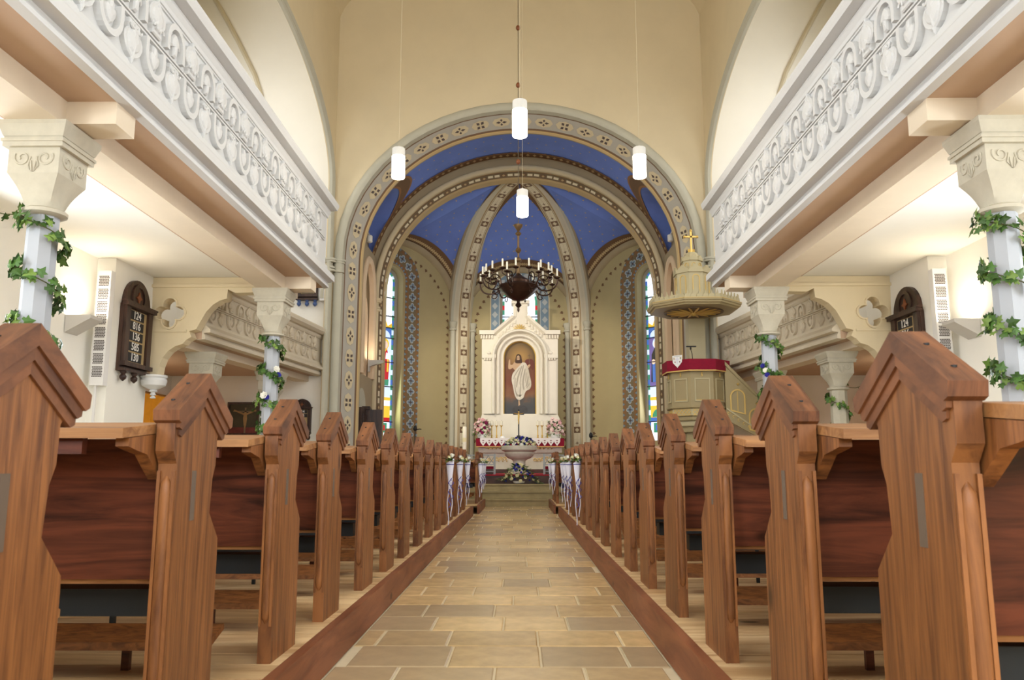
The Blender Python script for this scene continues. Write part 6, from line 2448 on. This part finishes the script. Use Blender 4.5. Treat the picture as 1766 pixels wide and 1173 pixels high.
# microphone on the pulpit
ml = thing('pulpit_microphone', 'black gooseneck microphone and lectern lamp standing on the pulpit', 'microphone', (CXP - .1, YP_ - .2, zb))
MB().tube([(CXP - .1, YP_ - .2, zb), (CXP - .12, YP_ - .25, zb + .18), (CXP - .16, YP_ - .3, zb + .27)], .008, 6).build('gooseneck', 'black', ml)
MB().lathe([(.01, 0), (.02, .01), (.02, .05), (.01, .06)], 8, (CXP - .16, YP_ - .3, zb + .26)).build('microphone', 'black', ml)
MB().box(CXP - .26, CXP - .04, YP_ - .34, YP_ - .27, zb + .325, zb + .345).build('lamp_bar', 'black', ml)
# stair parapet descending to the right
xa_, xb_ = CXP + R1 * .85, at(1320, 700, YP_).x
za_, zb_ = zq(632), zq(712)
slope = [(xa_, za_ + .02), (xb_, zb_), (xb_, zb_ - .75), (xa_, za_ - 1.25)]
sp_ = MB().py(slope, YP_ - .42, YP_ - .36).build('stair_parapet', 'pulpit_paint', pu)
dx_, dz_ = xb_ - xa_, zb_ - za_
MB().py([(xa_, za_ + .06), (xb_ + .02, zb_ + .04), (xb_ + .02, zb_ - .04), (xa_, za_ - .03)], YP_ - .46, YP_ - .32).build('stair_handrail', 'pulpit_paint', pu)
MB().py([(xa_, za_ - .98), (xb_, zb_ - .62), (xb_, zb_ - .66), (xa_, za_ - 1.02)], YP_ - .45, YP_ - .36).build('stair_moulding', 'pulpit_light', pu)
for t_ in (.26, .66):
    cx0 = xa_ + dx_ * t_
    cz0 = za_ + dz_ * t_ - .52
    arch_o = [(cx0 - .17, cz0 - .26), (cx0 + .17, cz0 - .34)] + [(cx0 + .17 * cos(pi * i / 12), cz0 + .06 + .17 * sin(pi * i / 12)) for i in range(13)]
    arch_i = [(cx0 - .14, cz0 - .23), (cx0 + .14, cz0 - .31)] + [(cx0 + .14 * cos(pi * i / 12), cz0 + .06 + .14 * sin(pi * i / 12)) for i in range(13)]
    MB().plate([arch_o, arch_i], (0, YP_ - .42, 0), (1, 0, 0), (0, 0, 1), (0, -.02, 0)).build('stair_arch_panel', 'gilt_paint', pu)
    MB().box(cx0 - .008, cx0 + .008, YP_ - .435, YP_ - .42, cz0 - .26, cz0 + .18).build('gilt_line', 'gilt_paint', pu)
    MB().lathe([(.0, 0)] and [(.002, -.035), (.035, 0), (.002, .035)], 10, (cx0 + .02, YP_ - .43, cz0 + .34)).build('gilt_knob', 'gilt_paint', pu, smooth=60)
mb = MB()
for i in range(9):
    t_ = (i + .5) / 9
    cx0, cz0 = xa_ + dx_ * t_, (za_ - 1.14) + ((zb_ - .74) - (za_ - 1.14)) * t_ + .06
    mb.tube([(cx0 + (.045 - .005 * q) * cos(q), YP_ - .425, cz0 + (.045 - .005 * q) * sin(q)) for q in [j * .6 for j in range(9)]], .008, 5)
mb.build('gilt_scroll', 'gilt_paint', pu)
for i in range(6):
    x_ = xb_ - (xb_ - xa_) * i / 6
    MB().box(x_ - (xb_ - xa_) / 6, x_, YP_ - .36, YP_ + .36, .0, .18 + i * .22).build('stair_step', 'pulpit_paint', pu)
# canopy
cn = thing('pulpit_canopy', 'olive and gilt octagonal sounding board with tiered turret and cross', 'canopy', (CXP, YP_, zq(545)))
R2 = 1.10
ze = zq(535)
ring8(MB(), [(R2 * .86, ze - .05), (R2 * .92, ze - .045), (R2 * .94, ze - .01), (R2 * .975, ze + .0), (R2 * .985, ze + .04), (R2, ze + .05), (R2, ze + .09), (R2 * .93, ze + .11)]).build('canopy_cornice', 'pulpit_paint', cn)
MB().lathe([(R2 * .62, ze - .052), (R2 * .62, ze - .07), (R2 * .58, ze - .07), (R2 * .58, ze - .052)], 32, (CXP, YP_, 0)).build('soffit_ring', 'canopy_wood', cn, smooth=40)
mb = MB()
for i in range(16):
    a = 2 * pi * i / 16
    mb.tube([(CXP + .08 * cos(a), YP_ + .08 * sin(a), ze - .075), (CXP + .35 * cos(a), YP_ + .35 * sin(a), ze - .065), (CXP + .62 * cos(a), YP_ + .62 * sin(a), ze - .06)], [.015, .03, .012], 6)
mb.ball((CXP, YP_, ze - .08), .07, 10, 6)
mb.build('soffit_sunburst', 'gilt', cn, smooth=50)
MB().lathe([(R2 * .60, ze - .056), (R2 * .60, ze - .052)], 32, (CXP, YP_, 0)).build('soffit_disc', 'canopy_wood', cn)
for i in range(8):
    a = 2 * pi * i / 8 + pi / 4
    n_ = V((cos(a), sin(a), 0))
    u_ = V((-n_.y, n_.x, 0))
    o_ = V((CXP, YP_, 0)) + n_ * (R2 * .96 * cos(pi / 8))
    w_ = R2 * .96 * sin(pi / 8)
    low = []
    m_ = 6
    for j in range(m_):
        x0_ = -w_ + 2 * w_ * j / m_
        x1_ = -w_ + 2 * w_ * (j + 1) / m_
        h_ = .20
        low += [(x0_, ze + .09 + .03), ((x0_ * .85 + x1_ * .15), ze + .09 + .11), ((x0_ * .68 + x1_ * .32), ze + .09 + .09), ((x0_ + x1_) / 2, ze + .09 + h_), ((x0_ * .32 + x1_ * .68), ze + .09 + .09), ((x0_ * .15 + x1_ * .85), ze + .09 + .11)]
    poly = [(w_, ze + .08), (w_, ze + .12)] + list(reversed(low)) + [(-w_, ze + .08)]
    MB().plate([poly], o_, u_, (0, 0, 1), -n_ * .03).build('leaf_crest', 'pulpit_light', cn)
    MB().plate([[(-w_ * 1.04, ze + .088), (w_ * 1.04, ze + .088), (w_ * 1.04, ze + .10), (-w_ * 1.04, ze + .10)]], o_ + n_ * .035, u_, (0, 0, 1), n_ * .01).build('gilt_line', 'gilt_paint', cn)


def tier(r, za, zb, zg, nm):
    ring8(MB(), [(r, za), (r, zb), (r * .7, zb + .12)]).build(nm, 'pulpit_light', cn)
    for i in range(8):
        a = 2 * pi * i / 8 + pi / 4
        n_ = V((cos(a), sin(a), 0))
        u_ = V((-n_.y, n_.x, 0))
        o_ = V((CXP, YP_, 0)) + n_ * (r * cos(pi / 8))
        w_ = r * sin(pi / 8)
        MB().plate([[(-w_ * 1.08, zb - .05), (w_ * 1.08, zb - .05), (w_ * 1.08, zb + .0), (0, zb + zg), (-w_ * 1.08, zb)]], o_ - n_ * .03, u_, (0, 0, 1), n_ * .06).build('gablet', 'pulpit_light', cn)
        hw_ = w_ * .52
        zs_ = zb - .10 - hw_
        ao = [(-hw_, za + (zb - za) * .22), (hw_, za + (zb - za) * .22)] + [(hw_ * cos(pi * j / 10), zs_ + hw_ * sin(pi * j / 10)) for j in range(11)]
        ai = [(p * .78, (q_ - zs_) * (.97 if q_ < zs_ else .78) + zs_) for p, q_ in ao]
        MB().plate([ao, ai], o_, u_, (0, 0, 1), n_ * .015).build('gilt_arch', 'gilt_paint', cn)


tier(.42, ze + .10, zq(472), .14, 'turret_lower')
tier(.23, zq(470), zq(449), .08, 'turret_upper')
ring8(MB(), [(.17, zq(449)), (.15, zq(440)), (.13, zq(437)), (.08, zq(436))]).build('turret_cap', 'pulpit_light', cn)
mb = MB()
zc_, zt_ = zq(434), zq(398)
mb.box(CXP - .022, CXP + .022, YP_ - .02, YP_ + .02, zc_ - .04, zt_)
za_ = zt_ - .15
mb.box(CXP - .15, CXP + .15, YP_ - .02, YP_ + .02, za_ - .02, za_ + .02)
for (x_, z_) in ((CXP, zt_), (CXP - .15, za_), (CXP + .15, za_)):
    mb.ball((x_, YP_, z_), .036, 8, 5)
mb.px([(YP_ - .03, zc_ - .06), (YP_ + .03, zc_ - .06), (YP_, zc_ + .06)], CXP - .08, CXP + .08)
mb.build('gilt_cross', 'gilt', cn)
# back board carrying the canopy
MB().box(CXP + .05, CXP + .45, YP_ + .84, 19.49, zb1, ze).build('support_pier', 'pulpit_light', cn)

# ================================================================== CHOIR FURNITURE
st_ = thing('choir_stall', 'dark oak choir stall with sloping top left of the altar', 'choir stall', (-3.6, 21.4, ZF))
pa, pb = at(627, 703, 20.9), at(671, 731, 22.4)
MB().px([(20.9, ZF + .03), (22.5, ZF + .03), (22.5, pb.z - .05), (20.9, pa.z - .05)], pa.x, pa.x + .08).build('stall_panel', 'dark_oak', st_)
MB().px([(20.85, pa.z - .05), (22.55, pb.z - .05), (22.55, pb.z + .03), (20.85, pa.z + .03)], pa.x - .06, pa.x + .18).build('stall_rail', 'dark_oak', st_)
MB().box(pa.x - .05, pa.x + .5, 20.86, 20.92, ZF + .03, pa.z - .06).build('stall_end', 'dark_oak', st_)
MB().box(pa.x + .08, pa.x + .55, 20.95, 22.45, ZF + .45, ZF + .50).build('stall_seat', 'dark_oak', st_)
p = at(672, 740, 19.2)
for nm, px, py, Y, lab in (('microphone_stand', 716, 738, 20.6, 'black microphone stand beside the left chancel pier'), ('stand_light', 1019, 750, 20.6, 'small black stand light right of the font')):
    q_ = at(px, py, Y)
    t_ = thing(nm, lab, 'stand', (q_.x, Y, ZF + .025))
    MB().lathe([(.16, ZF + .025), (.16, ZF + .04), (.015, ZF + .06), (.012, q_.z - .06)], 10, (q_.x, Y, 0)).build('pole', 'black', t_)
    MB().lathe([(.02, -.08), (.045, -.06), (.05, 0), (.03, .05), (.01, .06)], 10, (q_.x, Y, q_.z)).build('head', 'black', t_, smooth=50)
    MB().tube([(q_.x, Y, q_.z - .05), (q_.x + .12, Y, q_.z - .03), (q_.x + .16, Y, q_.z - .04)], .012, 6).build('arm', 'black', t_)
# chancel wall lamp
for s in (-1,):
    X_ = s * 4.2
    yl = 21.9
    zl = at(628, 628, yl).z
    cl_ = thing('chancel_lamp', 'white angular wall lamp on the %s choir wall' % SIDE[s], 'lamp', (X_, yl, zl))
    MB().box(X_ - s * .03, X_, yl - .10, yl + .10, zl - .22, zl + .12).build('wall_plate', 'lamp_metal', cl_)
    MB().add([(X_ - s * .03, yl - .1, zl + .10), (X_ - s * .03, yl + .1, zl + .10), (X_ - s * .40, yl + .1, zl + .10), (X_ - s * .40, yl - .1, zl + .10), (X_ - s * .03, yl - .1, zl - .08), (X_ - s * .03, yl + .1, zl - .08), (X_ - s * .40, yl + .1, zl + .05), (X_ - s * .40, yl - .1, zl + .05)],
             [(4, 5, 6, 7), (0, 4, 7, 3), (3, 7, 6, 2), (2, 6, 5, 1), (1, 5, 4, 0)]).build('housing', 'lamp_metal', cl_)
    MB().box(X_ - s * .06, X_ - s * .36, yl - .08, yl + .08, zl + .085, zl + .095).build('lamp_glass', 'lamp_glow', cl_)
    area('chancel_lamp_light', (X_ - s * .22, yl, zl + .12), (X_ - s * .8, yl + 1.5, zl + 3.0), .25, .25, 7, (1.0, .88, .70))
# small flood lamps over the chancel arch, inside the choir, lighting the altar
for s in (-1, 1):
    fx, fy, fz = s * 4.0, 20.5, 6.9
    fo_ = thing('altar_spotlight', 'small white spotlight behind the %s haunch of the chancel arch' % SIDE[s], 'spotlight', (fx, fy, fz))
    MB().lathe([(.05, -.10), (.08, -.08), (.08, .08), (.05, .10)], 14, (fx, fy, fz)).build('spot_housing', 'lamp_cap', fo_, smooth=40)
    MB().tube([(fx, fy, fz + .08), (fx + s * .1, fy - .1, fz + .35), (fx + s * .12, fy - .2, fz + .6)], .015, 6).build('spot_bracket', 'lamp_cap', fo_)
    sl = bpy.data.lights.new('altar_spot_light', 'SPOT')
    sl.energy = 900 if s < 0 else 380
    sl.color = (1.0, .90, .74)
    sl.spot_size = math.radians(62)
    sl.spot_blend = .5
    sl.shadow_soft_size = .08
    so_ = bpy.data.objects.new('altar_spot_light', sl)
    COL.objects.link(so_)
    so_.location = (fx, fy + .15, fz - .1)
    so_.rotation_euler = (V((0, 25.4, 3.2)) - V((fx, fy + .15, fz - .1))).to_track_quat('-Z', 'Y').to_euler()
